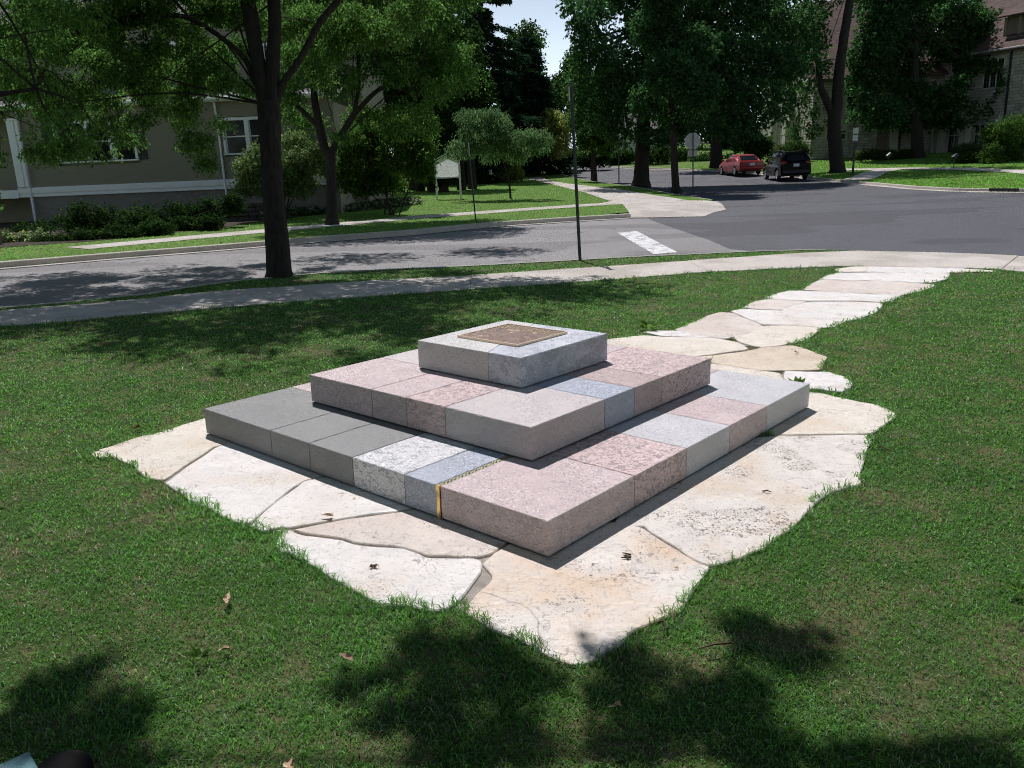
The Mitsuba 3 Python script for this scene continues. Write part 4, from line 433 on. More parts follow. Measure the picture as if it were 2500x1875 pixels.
# near walk, cut into slabs
wfar = [(-16, 0.6), (-11, 3.2)] + D['nwalk_far'][:-1]; wnear = [(-16, -0.6), (-11, 2.0)] + D['nwalk_near'][:-1]
corner = [(6.5, 10.0), (7.5, 9.5), (8.1, 9.2), (8.7, 8.6), (10.2, 6.4), (11.2, 3.2), (11.8, -1), (12.0, -12), (10.2, -12), (10.0, -1), (9.4, 2.9), (8.4, 5.2)]
walkP = Polygon(wfar + corner + [(7.3, 7.0)] + wnear[::-1][1:]).buffer(0).intersection(nearP.buffer(-0.01))
cuts = []
for a, b in D['joints']:
    a, b = np.array(a), np.array(b); d = (b - a) / np.linalg.norm(b - a); cuts.append(LineString([a - d * 1.2, b + d * 1.2]) if a[0] < 4 else LineString([a - d * 0.6, b + d * 0.9]))
for x, y in ((-6.6, 4.9), (-8.4, 4.1), (-10.2, 3.1), (-12, 2.3)):
    cuts.append(LineString([(x - .15, y + 1.6), (x + .15, y - 1.6)]))
cuts += [LineString([(7.1, 6.6), (9.4, 9.6)]), LineString([(8.2, 4.9), (11.8, 6.4)]), LineString([(9.0, 2.9), (12.5, 3.3)])]
pieces = [walkP]
for c in cuts:
    nxt = []
    for p in pieces:
        try: nxt += [q for q in shsplit(p, c).geoms if q.area > 0.05]
        except Exception: nxt.append(p)
    pieces = nxt
TAKEN.add('sidewalk'); labels['sidewalk'] = {'label': 'pale concrete sidewalk between the lawn and the grass verge', 'kind': 'structure'}
for i, p in enumerate(pieces):
    q = p.buffer(-0.009, join_style=2)
    if q.area > 0.05 and q.geom_type == 'Polygon':
        part('sidewalk', 'slab', slab(q, 0.012 + 0.003 * ((i * 7) % 3 - 1), 0.1, 0.008, 0.5, 0.003, 1.2, i), 'concrete', smooth=25)
scene['sidewalk__bed'] = mikit.ply(drape(walkP, -0.02, 1.0), 'soil')

# walks across the street
fw = np.array([(-10.6, 15.3), (-9.7, 16.4), (-8.6, 17.6), (-7.3, 18.9), (-6.0, 20.1), (-3.2, 22.9), (-0.8, 24.6), (0.9, 25.7), (3.0, 27.0), (4.6, 27.8)])
structure('path', drape(LineString(fw).buffer(0.62, cap_style=2), 0.010, 1.0), 'concrete', 'narrow concrete walk crossing the far lawn behind the kerb')
cw = unary_union([Polygon(D['corner_walk']).buffer(0), Polygon(D['rwalkL'] + D['rwalkR'][::-1]).buffer(0)]).buffer(0.02)
rm_ = drape(cw, 0.016, 0.25); rl = LineString(D['far_kerb'][-3:-1] + D['cornerB'])
t_ = np.clip(shapely.distance(LineString(D['cornerB'][:-1]), shapely.points(rm_.vertices[:, 0], rm_.vertices[:, 1])) / 1.1, 0, 1)
rm_.vertices[:, 2] -= 0.128 * (1 - t_ * t_ * (3 - 2 * t_))              # the ramp runs down to the street
structure('path', rm_, 'concrete', 'wide concrete walk and ramp at the far street corner')
cwk = LineString([(22.3, 51.5), (25.5, 48.0), (27.3, 44.6), (28.0, 40.5), (27.6, 36.5)])
structure('path', drape(LineString([(19.4, 41.4), (21.4, 44.4), (22.8, 46.7), (24.4, 48.4)]).buffer(0.75, cap_style=2), 0.022, 1.0), 'concrete', 'concrete approach from the kerb to the walk by the stone hall')
structure('path', drape(cwk.buffer(0.7, cap_style=2), 0.030, 1.0), 'concrete', 'concrete walk across the lawn before the stone hall')

soft = lambda P: P
lawnA = nearP.difference(unary_union([LineString(near_line).buffer(0.15)]))
structure('lawn', drape(lawnA, -0.006, 1.0), 'soil', 'soil and turf of the lawn around the stepped monument')
lawnB = BP.intersection(sbox(-40, -5, 12, 118)).difference(LineString(B_line).buffer(0.15)).difference(cw.buffer(-.02)).difference(LineString(D['cornerB'][:-1]).buffer(.9))
structure('lawn', drape(lawnB, 0.0, 1.0), 'turf', 'mown lawn of the far corner with the white notice board')
lawnC = CP.intersection(sbox(5, 20, 70, 118)).difference(LineString(right_kerb).buffer(0.15))
structure('lawn', drape(lawnC, 0.0, 1.0), 'turf', 'sunny lawn in front of the stone hall')

# ---------------------------------------------------------------- flagstones
def local(u, v):
    "monument axes -> world"
    th = math.radians(48.667368); e1 = np.array([math.cos(th), math.sin(th)]); e2 = np.array([-math.sin(th), math.cos(th)])
    return u * e1 + v * e2
apron_mats = ['flag_cream', 'flag_cream', 'flag_white', 'flag_white', 'flag_pink', 'flag_white', 'flag_rust', 'flag_speckled', 'flag_cream', 'flag_white', 'flag_cream', 'flag_tan', 'flag_cream']
TAKEN.add('stone_apron'); labels['stone_apron'] = {'label': 'cream flagstone paving around the foot of the monument', 'kind': 'structure'}
TAKEN.add('stone_path'); labels['stone_path'] = {'label': 'flagstone path leading from the monument to the sidewalk', 'kind': 'structure'}
stones = []
for i, a in enumerate(D['apron']):
    p = jag(a, 0.008, 0.035, i + 1).buffer(-0.001)
    if p.geom_type != 'Polygon': p = max(p.geoms, key=lambda q: q.area)
    stones.append(p)
    part('stone_apron', 'flagstone', slab(p, 0.011, 0.05, 0.005, 0.07, 0.003, 5.0, i + 1), apron_mats[i], smooth=40)
path_mats = ['flag_white', 'flag_pink', 'flag_cream', 'flag_white', 'flag_pink', 'flag_white', 'flag_pink', 'flag_white', 'flag_cream', 'flag_white', 'flag_cream']
for i, a in enumerate(D['pathstones']):
    p = jag(a, 0.008, 0.05, i + 31).buffer(0.006, join_style=2)
    if p.geom_type != 'Polygon': p = max(p.geoms, key=lambda q: q.area)
    stones.append(p)
    t = ((i * 37) % 11 - 5) * 0.0012
    part('stone_path', 'flagstone', slab(p, 0.012, 0.05, 0.007, 0.10, 0.004, 4.0, i + 31, (t, -t)), path_mats[i], smooth=40)
stoneU = unary_union(stones)
apronU = unary_union(stones[:9]).buffer(0.05).buffer(-0.045)
base_sq = Polygon([local(1.45 * a, 1.45 * b) for a, b in ((-1, -1), (1, -1), (1, 1), (-1, 1))])
scene['stone_apron__mortar'] = mikit.ply(drape(unary_union([apronU, base_sq]), -0.001, 0.5), 'mortar')
scene['stone_path__bed'] = mikit.ply(drape(unary_union(stones[9:]).buffer(0.04).buffer(-0.03), -0.003, 0.5), 'mortar')

# ---------------------------------------------------------------- the stepped monument
def mon(mesh):
    m = mesh.copy(); v = np.asarray(m.vertices); th = math.radians(48.667368)
    x = v[:, 0] * math.cos(th) - v[:, 1] * math.sin(th); y = v[:, 0] * math.sin(th) + v[:, 1] * math.cos(th)
    m.vertices = np.c_[x, y, v[:, 2]] @ R3.T; return m
M = thing('monument', 'three tiered granite monument of many coloured blocks with a plaque on top', 'monument')
Z0, Z1, Z2, Z3 = 0.020, 0.1844, 0.3731, 0.5633
J = 0.0026
def block(u0, u1, v0, v1, z0, z1, m, label):
    part(M, 'block', mon(prism([(u0 + J, v0 + J), (u1 - J, v0 + J), (u1 - J, v1 - J), (u0 + J, v1 - J)], z0, z1, 0.003, 0.9, len(scene))), m, label=label)
A = 1.432
part(M, 'plinth', mon(box(-A + .03, A - .03, -A + .03, A - .03, -0.05, Z0 + .004)), 'mortar', label='recessed mortar bed under the lowest tier')
low = [(-A, -.76, .669, A, 'granite_bluestone', 'grey sandstone block at the left corner of the lowest tier'),
       (-A, -.76, .286, .669, 'granite_bluestone', 'second grey block from the left corner, lowest tier'),
       (-A, -.76, -.103, .286, 'granite_bluestone', 'grey block beside the white granite block, lowest tier'),
       (-A, -.76, -.513, -.103, 'granite_white', 'coarse white and grey granite block, lowest tier'),
       (-A, -.76, -.7405, -.513, 'granite_blue', 'narrow blue grey block beside the brass strip'),
       (-A, -.751, -A, -.7705, 'granite_pink', 'large pink block at the front corner of the lowest tier'),
       (-.751, -.243, -A, -.76, 'granite_rose', 'coarse rose granite block right of the front corner'),
       (-.243, .256, -A, -.76, 'granite_silver', 'pale silver grey block in the right face, lowest tier'),
       (.256, .754, -A, -.76, 'granite_pink', 'speckled pink block in the right face, lowest tier'),
       (.754, A, -A, -.758, 'granite_silver', 'pale grey block at the right corner of the lowest tier'),
       (-.76, -.1, .76, A, 'granite_pink', 'pink block just visible behind the grey corner'),
       (-.1, .7, .76, A, 'granite_silver', None), (.7, A, .758, A, 'granite_rose', None),
       (.758, A, -.758, -.1, 'granite_pink', None), (.758, A, -.1, .758, 'granite_white', None)]
for u0, u1, v0, v1, m, l in low: block(u0, u1, v0, v1, Z0, Z1, m, l)
part(M, 'brass_strip', mon(prism([(-A - .003, -.7675), (-A + .012, -.7675), (-A + .012, -.7435), (-A - .003, -.7435)], Z0 - .01, Z1 + .001, 0.001)), 'brass', label='thin bright brass strip set between two blocks')
beads = []
for i in range(52):
    b = trimesh.creation.icosphere(0, 0.0055); b.apply_translation((-A + .012 + i * .0125, -.7555 + (.005 if i % 2 else -.005), Z1 - .001)); beads.append(b)
part(M, 'brass_channel', mon(box(-A + .012, -.76, -.769, -.742, Z0, Z1 - .003)), 'brass_worn', label='worn brass channel across the tread')
part(M, 'brass_bead', mon(cat(beads)), 'brass_worn', kind='stuff', label='row of cast beads on the brass strip')
part(M, 'plinth', mon(box(-.885, .966, -.885, .947, Z1 - .01, Z1 + .012)), 'mortar')
za = Z1 + .010
mid = [(-.913, -.302, .35, .977, 'granite_pink', 'pink topped corner block of the middle tier, left'),
       (-.913, -.35, .039, .35, 'granite_pink', 'second pink block of the middle tier'),
       (-.913, -.30, -.285, .039, 'granite_rose', 'coarse rose block of the middle tier'),
       (-.913, -.26, -.913, -.285, 'granite_blush', 'large pale pink corner block at the front of the middle tier'),
       (-.26, .048, -.913, -.25, 'granite_blue', 'blue grey block in the right face of the middle tier'),
       (.048, .364, -.913, -.25, 'granite_brown', 'pinkish brown block in the right face of the middle tier'),
       (.364, .996, -.913, -.255, 'granite_rose', 'coarse rose block at the right corner of the middle tier'),
       (.38, .996, -.255, .3, 'granite_pink', 'pink block behind the rose corner, middle tier'),
       (.38, .996, .3, .977, 'granite_blush', None), (-.302, .38, .38, .977, 'granite_blush', 'pale pink block on the far edge of the middle tier')]
for u0, u1, v0, v1, m, l in mid: block(u0, u1, v0, v1, za, Z2, m, l)
part(M, 'plinth', mon(box(-.345, .50, -.36, .482, Z2 - .01, Z2 + .009)), 'mortar')
zb = Z2 + .007
U0, U1, V0, V1 = -.368, .5235, -.387, .512
part(M, 'block', mon(prism([(U0, -.118), (U1, .252), (U1, V1), (U0, V1)], zb, Z3, .003, .9, 91)), 'granite_cream', label='pale cream grey block of the top tier, left')
part(M, 'block', mon(prism([(U0, V0), (U1, V0), (U1, .2485), (U0, -.1215)], zb, Z3, .003, .9, 92)), 'granite_marbled', label='cloudy blue grey block of the top tier, right')
pl = part(M, 'plaque', mon(prism([(-.148, -.170), (.362, -.170), (.362, .352), (-.148, .352)], Z3 + .0012, Z3 + .011, .001)), 'bronze', label='square bronze plaque with a raised relief and a lettered band')
fr = [box(-.152, .366, -.174, -.163, Z3 + .001, Z3 + .0155), box(-.152, .366, .345, .356, Z3 + .001, Z3 + .0155), box(-.152, -.141, -.163, .345, Z3 + .001, Z3 + .0155), box(.355, .366, -.163, .345, Z3 + .001, Z3 + .0155), box(.217, .224, -.163, .345, Z3 + .009, Z3 + .0138)]
part(pl, 'rim', mon(cat(fr)), 'bronze_bright')
r = np.random.default_rng(5)
gx, gy = np.meshgrid(np.linspace(-.140, .216, 72), np.linspace(-.162, .344, 100), indexing='ij')
q = np.c_[gx.ravel() * 9, gy.ravel() * 9, np.zeros(gx.size)]
hh = meshkit.fbm(q + 2.5 * np.c_[meshkit.noise(q * .5, 3), meshkit.noise(q * .5, 4), q[:, 2]], 4, 8)
hh = np.abs(hh - 0.5) * 2; hz = Z3 + .0112 + .0035 * np.clip(1 - hh * 4.0, 0, 1)
k = (np.arange(71)[:, None] * 100 + np.arange(99)[None]).ravel()
part(pl, 'relief', mon(trimesh.Trimesh(np.c_[gx.ravel(), gy.ravel(), hz], np.vstack([np.c_[k, k + 100, k + 101], np.c_[k, k + 101, k + 1]]), process=False)), 'bronze', smooth=True)
marks = []
for row in range(7):
    v = .332
    while v > -.148:
        w = r.uniform(.004, .009)
        if r.random() > .16: marks.append(box(.234 + row * .0165, .234 + row * .0165 + r.uniform(.007, .0105), v - w, v, Z3 + .0105, Z3 + .0132))
        v -= w + .0028
part(pl, 'lettering', mon(cat(marks)), 'bronze_bright', kind='stuff')
# ---------------------------------------------------------------- trees
def trunk_mesh(pts, rad, seed=0, per=5, n=12, rough=0.12):
    p = smooth_path(pts, per); l = np.r_[0, np.cumsum(np.linalg.norm(np.diff(p, axis=0), axis=1))]
    q = np.asarray(pts, float); lq = np.r_[0, np.cumsum(np.linalg.norm(np.diff(q, axis=0), axis=1))]
    return tube(p, np.interp(l / l[-1], lq / lq[-1], rad), n, rough, seed)

def branches(root, clumps, n, seed, r0=0.035, sag=0.3):
    "thin limbs from the stem ends out into the crown"
    r = np.random.default_rng(seed); c = np.asarray(clumps); ms = []; root = np.asarray(root, float)
    for i in r.choice(len(c), min(n, len(c)), replace=False):
        a = root[r.integers(len(root))]; b = c[i, :3] + r.normal(size=3) * c[i, 3:6] * 0.3
        m = (a + b) / 2 + np.array([0, 0, sag]) + r.normal(size=3) * 0.15
        ms.append(trunk_mesh([a, m, b], [r0, r0 * .65, r0 * .25], seed + i, 4, 5, 0))
    return cat(ms)

def tree(label, trunk, limbs, clumps, n, size, seed, color, bark='bark', name='street_tree', cate='tree', group=None, nb=10, rb=0.035, **kw):
    t = thing(name, label, cate, group)
    if trunk is not None: part(t, 'trunk', trunk, bark, smooth=50)
    for l in limbs: part(t, 'limb', l, bark, smooth=50)
    if nb and trunk is not None:
        ends = [np.asarray(l.vertices)[-1] for l in limbs] or [np.asarray(trunk.vertices)[-1]]
        part(t, 'branches', branches(ends + [np.asarray(trunk.vertices)[-1]], clumps, nb, seed + 5, rb), bark, smooth=50, kind='stuff')
    m, c = foliage(clumps, n, size, seed, color, **kw)
    part(t, 'crown', m, 'leaf', color=c)
    return t

GREEN, DEEP, YEL = (0.100, 0.208, 0.050), (0.052, 0.125, 0.042), (0.30, 0.36, 0.11)
# the big street tree on the verge
top1 = [(-3.9, 9.6, 6.6, 2.6, 2.2, 1.3), (-5.8, 9.2, 6.4, 2.0, 2.0, 1.1), (-1.6, 9.6, 6.8, 2.0, 1.8, 1.2), (-3.4, 8.0, 7.4, 2.2, 1.8, 1.2), (-3.8, 10.5, 8.2, 2.4, 2.2, 1.3), (-6.8, 10.3, 7.2, 1.8, 1.8, 1.1), (-0.2, 10.2, 6.6, 1.5, 1.3, 0.9), (-4.6, 7.4, 6.2, 1.3, 1.0, 0.8), (-2.2, 7.6, 6.0, 1.2, 0.9, 0.8), (-6.4, 8.4, 5.6, 1.2, 1.1, 0.7), (-1.2, 10.0, 5.5, 1.2, 1.0, 0.6), (-3.0, 10.6, 5.4, 1.3, 1.0, 0.6), (-6.9, 15.6, 7.0, 1.4, 1.2, 0.8), (-4.2, 16.6, 7.0, 1.4, 1.2, 0.8), (-1.4, 17.4, 7.2, 1.2, 1.1, 0.8), (-9.4, 14.2, 6.8, 1.4, 1.1, 0.8)]
tree('tall dark trunked street tree forking low, in the verge nearest the lawn',
     trunk_mesh([(-3.80, 8.46, -.05), (-3.80, 8.48, 0.12), (-3.82, 8.62, 0.75), (-3.85, 8.86, 1.5), (-3.87, 9.1, 2.25), (-3.89, 9.3, 2.81)], [0.29, 0.225, 0.185, 0.172, 0.175, 0.19], 1),
     [trunk_mesh([(-3.93, 9.28, 2.6), (-4.02, 9.45, 3.38), (-4.11, 9.64, 4.06), (-4.2, 9.8, 4.66), (-4.5, 9.9, 6.4), (-4.9, 10.1, 8)], [.13, .125, .125, .115, .08, .03], 2),
      trunk_mesh([(-3.85, 9.28, 2.6), (-3.79, 9.45, 3.37), (-3.73, 9.63, 4.04), (-3.72, 9.79, 4.65), (-3.5, 9.9, 6.3), (-3.2, 10, 8.2)], [.12, .115, .11, .105, .07, .03], 3),
      trunk_mesh([(-3.76, 9.36, 2.85), (-3.63, 9.39, 3.15), (-3.35, 9.49, 3.5), (-2.98, 9.64, 4.09), (-2.7, 9.72, 4.39), (-2.41, 9.8, 4.67), (-1.5, 10, 5.8)], [.06, .058, .055, .055, .05, .045, .02], 4),
      trunk_mesh([(-4.05, 9.42, 3.2), (-4.14, 9.44, 3.31), (-4.28, 9.51, 3.59), (-4.69, 9.61, 3.97), (-5.25, 9.7, 4.29), (-5.94, 9.71, 4.34), (-6.48, 9.7, 4.29), (-7.1, 9.6, 4.05)], [.05, .05, .045, .042, .038, .03, .022, .012], 5),
      trunk_mesh([(-5.1, 9.66, 4.2), (-5.5, 9.7, 4.75), (-5.75, 9.75, 5.4)], [.025, .02, .012], 6)],
     CL['tree1'], 118000, 0.070, 21, GREEN, nb=26, rb=0.022, slim=0.5, gap=0.44, gapf=1.7, droop=0.7, per=9)
m_, c_ = foliage(top1, 50000, .12, 20, GREEN, gap=.46, gapf=1.0)
part('street_tree', 'crown', m_, 'leaf', color=c_)
# the tree left of the frame whose limbs reach in
tree('leafy limbs of a street tree reaching in from beyond the left edge',
     trunk_mesh([(-9.0, 6.6, -.1), (-9.0, 6.65, 1.2), (-8.9, 6.8, 2.4)], [.3, .22, .19], 7),
     [trunk_mesh([(-8.9, 6.8, 2.3), (-8.3, 6.75, 2.45), (-7.6, 6.7, 2.62), (-7.0, 6.7, 2.85), (-6.4, 6.8, 2.95)], [.09, .07, .055, .04, .02], 8),
      trunk_mesh([(-8.9, 6.8, 2.4), (-8.2, 6.8, 3.3), (-7.5, 6.8, 3.9), (-6.9, 6.9, 4.4)], [.09, .07, .05, .03], 9)],
     CL['tree0'] + [(-8.5, 7, 5.5, 2.2, 2.0, 1.4), (-9.5, 8.5, 6.0, 2.0, 2.0, 1.2), (-7.0, 7.4, 6.0, 1.5, 1.5, 1.0)], 48000, 0.070, 22, GREEN, nb=20, rb=0.02, gap=0.44, gapf=1.7, droop=0.8)
# the second street tree
tree('smaller forked tree on the far verge, left of the white notice board',
     trunk_mesh([(-5.42, 20.9, -.02), (-5.41, 20.93, .25), (-5.40, 21.17, 1.0), (-5.39, 21.51, 2.3)], [.25, .19, .165, .17], 10),
     [trunk_mesh([(-5.42, 21.5, 2.15), (-5.58, 21.53, 2.5), (-5.78, 21.88, 3.67), (-5.82, 22.01, 4.17), (-5.89, 22.29, 5.22), (-5.8, 22.4, 7)], [.14, .14, .12, .10, .07, .02], 11),
      trunk_mesh([(-5.75, 21.75, 3.1), (-5.89, 21.77, 3.24), (-6.5, 21.93, 3.86), (-7.2, 22, 4.6)], [.10, .09, .06, .02], 12),
      trunk_mesh([(-5.36, 21.5, 2.2), (-5.27, 21.53, 2.40), (-4.9, 21.68, 2.94), (-4.48, 21.84, 3.51), (-3.57, 22.02, 4.19), (-2.57, 21.93, 3.85)], [.11, .11, .10, .085, .06, .03], 13),
      trunk_mesh([(-4.56, 21.8, 3.5), (-4.40, 22.06, 4.33), (-4.37, 22.28, 5.19), (-4.2, 22.4, 6.8)], [.07, .06, .045, .02], 14)],
     CL['tree2'] + [(-5, 22.3, 7.2, 3.0, 2.6, 1.6), (-2.6, 22.3, 6.8, 2.2, 2.2, 1.4)], 80000, 0.115, 23, GREEN, nb=20, rb=0.03, gap=0.43, gapf=1.0, droop=0.7)
# right side
tree('big dense maple with a stout trunk at the edge of the receding street',
     trunk_mesh([(8.19, 45.0, .05), (8.2, 45.05, .5), (8.3, 45.4, 1.8), (8.45, 45.8, 3.4), (8.7, 46.4, 5.6), (8.8, 46.6, 9)], [.62, .47, .42, .42, .38, .2], 15),
     [trunk_mesh([(8.5, 46, 4.2), (6.6, 46.4, 6.6), (5.2, 46.6, 8.6)], [.2, .14, .05], 16), trunk_mesh([(8.6, 46, 4.2), (11, 46.4, 6.4), (13.4, 46.6, 8.4)], [.2, .14, .05], 17)],
     CL['maple'] + [(9.5, 47.5, 13.5, 5.5, 4.5, 3.0), (6.5, 48, 12.5, 3.0, 3.5, 2.5), (13, 47.5, 12.5, 3.5, 3.5, 2.5)], 98000, 0.20, 24, DEEP, nb=24, rb=0.09, slim=0.75, gap=0.36, gapf=0.45, droop=0.5, var=0.32)
tree('slender straight dark trunk standing beside the back of the stop sign',
     trunk_mesh([(8.43, 36.0, 0), (8.42, 36.05, .35), (8.4, 36.5, 2), (8.35, 37.2, 5), (8.22, 38.6, 10)], [.30, .19, .165, .15, .10], 18),
     [], CL['slimtree'], 34000, 0.16, 25, DEEP, nb=16, rb=0.05, slim=0.7, gap=0.37, gapf=0.5)
tree('young tree with a green crown between the tall pole and the stout maple',
     trunk_mesh([(6.6, 56.4, .2), (6.6, 56.5, 1.5), (6.6, 56.8, 4.5)], [.26, .19, .12], 19), [], CL['sapling'], 14000, 0.2, 26, (0.07, 0.15, 0.03), nb=8, rb=0.04, slim=0.7, gap=0.42, gapf=0.5)
tree('dark trunk half hidden behind the maple, left of the red car',
     trunk_mesh([(17.12, 62.8, .7), (17.1, 62.9, 2.5), (17.0, 63.1, 7)], [.55, .42, .36], 20), [], [(17, 64, 9, 3.5, 3.5, 2.5), (15, 64, 7.5, 2.5, 2.5, 2), (18.5, 64, 7.0, 2, 2, 1.5)], 9000, 0.28, 27, DEEP, nb=6, rb=0.09, slim=0.75, gapf=0.5)
tree('tall leaning tree that forks just above the parked black vehicle',
     trunk_mesh([(21.52, 49.2, .2), (21.52, 49.25, .6), (21.48, 49.88, 2.72), (21.54, 50.23, 4.02), (21.71, 50.39, 4.62), (22.07, 51.11, 7.32), (22.83, 52.1, 11.04), (23.2, 52.6, 13)], [.6, .47, .43, .41, .36, .32, .24, .15], 21),
     [trunk_mesh([(21.5, 50.1, 3.7), (21.28, 50.28, 4.23), (20.98, 50.5, 5.05), (20.69, 50.73, 5.9), (20.56, 51.2, 7.67), (20.3, 51.4, 10)], [.26, .26, .23, .20, .14, .06], 22)],
     CL['treeR'] + [(21, 52, 14.5, 5, 4, 2.5), (25, 53, 14.5, 3, 3, 2)], 26000, 0.22, 28, (0.065, 0.145, 0.04), nb=7, rb=0.035, slim=0.72, gap=0.43, gapf=0.4)
tree('broad dark maple on the lawn directly before the stone hall',
     trunk_mesh([(30.54, 57.0, .6), (30.53, 57.1, 1.2), (30.5, 57.6, 3.4), (30.5, 58.4, 5.6), (30.5, 58.8, 10)], [.62, .45, .40, .36, .15], 23), [],
     CL['treeC'] + [(30, 59.5, 14, 4, 3.5, 2.5)], 70000, 0.24, 29, DEEP, nb=12, rb=0.045, slim=0.78, gap=0.42, gapf=0.4, var=0.34)
# shade tree behind the photographer's right, its boughs overhead
SHADE = [(-.30, -2.74), (-.12, -2.80), (-.38, -2.92), (-.30, -3.06), (-.20, -3.22), (-.06, -2.96), (.05, -3.17), (.40, -2.90), (.55, -3.00), (.68, -3.02), (.62, -3.16), (.83, -2.62), (.95, -2.76), (1.02, -3.30), (1.28, -3.38), (.80, -3.28), (-1.50, -2.86), (-1.52, -3.04), (-1.46, -3.2), (-1.30, -3.2), (-1.24, -3.08), (1.6, -3.45), (.3, -3.12)]
can = []
rs = np.random.default_rng(8)
for x, y in SHADE:
    for j in range(3):
        h = rs.uniform(3.8, 4.9); s_ = h / SUN[2]; a_, b_ = rs.normal(size=2) * .07; can.append((x + a_ + SUN[0] * s_, y + b_ + SUN[1] * s_, h, rs.uniform(.06, .13), rs.uniform(.05, .10), .09))
fork = [(5.6, 2.0, 3.4), (5.2, 2.1, 4.2)]
t_ = thing('shade_tree', 'overhanging shade tree standing right of the view, casting leafy shadows', 'tree')
part(t_, 'trunk', trunk_mesh([(6.0, 1.8, -.3), (6.0, 1.8, .4), (5.8, 1.9, 2), (5.4, 2.0, 4.4)], [.36, .26, .22, .18], 30), 'bark', smooth=50)
part(t_, 'limb', trunk_mesh([(5.4, 2.0, 4.2), (3.6, .9, 4.9), (1.4, -.1, 4.8), (-.6, -.45, 4.5), (-2.3, -.5, 4.3)], [.11, .06, .025, .015, .008], 31), 'bark', smooth=50)
part(t_, 'limb', trunk_mesh([(5.4, 2.0, 4.2), (6.4, 2.4, 6.4), (7.4, 2.6, 8.2)], [.14, .1, .04], 32), 'bark', smooth=50)
m_, c_ = foliage(can, 10500, 0.062, 41, GREEN, gap=0.36, gapf=4.0, droop=0.5, spread=.5)
m2_, c2_ = foliage([(6.6, 2.4, 7.8, 1.6, 1.6, 1.1), (8.0, 2.6, 7.4, 1.4, 1.5, 1.0)], 6000, 0.09, 42, GREEN)
m_, c_ = cat([m_, m2_]), np.vstack([c_, c2_])
part(t_, 'crown', m_, 'leaf', color=c_)

# unseen trees added behind the viewpoint to block sky light from the monument faces
for i, (x, y, r_) in enumerate(((-7.0, -11.5, 4.2), (0.8, -12.0, 4.8), (8.5, -11.0, 4.2), (-13, -7, 4.0), (-38, -26, 8), (-22, -34, 8), (-5, -38, 8), (12, -36, 8), (28, -32, 8), (44, -24, 8))):
    cl = [(x + math.cos(a) * r_ * .5, y + math.sin(a) * r_ * .5, z * r_ / 4.2 * (.85 if r_ > 5 else 1) - (2.5 if r_ > 5 else 0), r_ * .6, r_ * .6, 1.9 * r_ / 4.2) for a, z in ((0, 4.2), (2.1, 4.8), (4.2, 4.4), (1, 7), (3.1, 7.4), (5.2, 6.8), (0, 9.2))]
    tree(['added unseen tree blocking sky light behind the viewpoint, on the left', 'added unseen tree blocking sky light straight behind the viewpoint', 'added unseen tree blocking sky light behind the viewpoint, on the right', 'added unseen tree blocking sky light far left of the viewpoint', 'distant added tree blocking low sky light behind the viewpoint, farthest left', 'distant added tree blocking low sky light behind the viewpoint, second from the left', 'distant added tree blocking low sky light behind the viewpoint, third from the left', 'distant added tree blocking low sky light behind the viewpoint, third from the right', 'distant added tree blocking low sky light behind the viewpoint, second from the right', 'distant added tree blocking low sky light behind the viewpoint, farthest right'][i], trunk_mesh([(x, y, -.4), (x, y, .4), (x, y, 3), (x, y, 7)], [.4, .28, .24, .1], 140 + i), [], cl, 6000 if r_ < 5 else 3500, .42 if r_ < 5 else 1.0, 140 + i, GREEN, name='added_shading_tree', nb=0, gap=.34, gapf=.4, slim=.7)
# conifers
def spruce(label, base, top, r0, n, size, seed, lean=(0, 0), z0=2.0, name='spruce_tree', color=(0.022, 0.052, 0.026), rows=22, trunk_r=0.28):
    t = thing(name, label, 'tree'); r = np.random.default_rng(seed); b, e = np.array(base, float), np.array(top, float)
    part(t, 'trunk', trunk_mesh([b, (b + e) / 2, e], [trunk_r, trunk_r * .7, .04], seed, 6, 9), 'bark', smooth=50)
    bg = []
    for i in range(rows):
        f = (i + r.uniform(-.3, .3)) / rows; z = z0 + f * (e[2] - b[2] - z0 - .4); c = b + (e - b) * (z / (e[2] - b[2]))
        L = r0 * (1 - f) ** 0.75 + .35
        for a in r.uniform(0, 6.28, 8):
            l = L * r.uniform(.6, 1.1); bg.append((c, c + np.array([math.cos(a) * l, math.sin(a) * l, -l * r.uniform(.12, .42)])))
    m, cc = needles(bg, n, size, seed, color)
    part(t, 'boughs', m, 'leaf', color=cc)
spruce('tall spruce with a bare looking upper stem left of the sky gap', (-1.55, 60.5, .4), (-.9, 62.5, 22), 4.6, 46000, 0.34, 51, z0=3.0, rows=20)
spruce('dense dark spruce whose drooping boughs edge the sky gap', (2.0, 68.5, .6), (2.4, 70, 13.2), 4.2, 42000, 0.36, 52, z0=1.5, rows=20)
spruce('dark conifer filling the space behind the weeping tree', (-4.2, 57, .4), (-4.1, 57.5, 13), 3.6, 26000, 0.34, 53, z0=1.0, rows=18, color=(0.024, 0.05, 0.02))
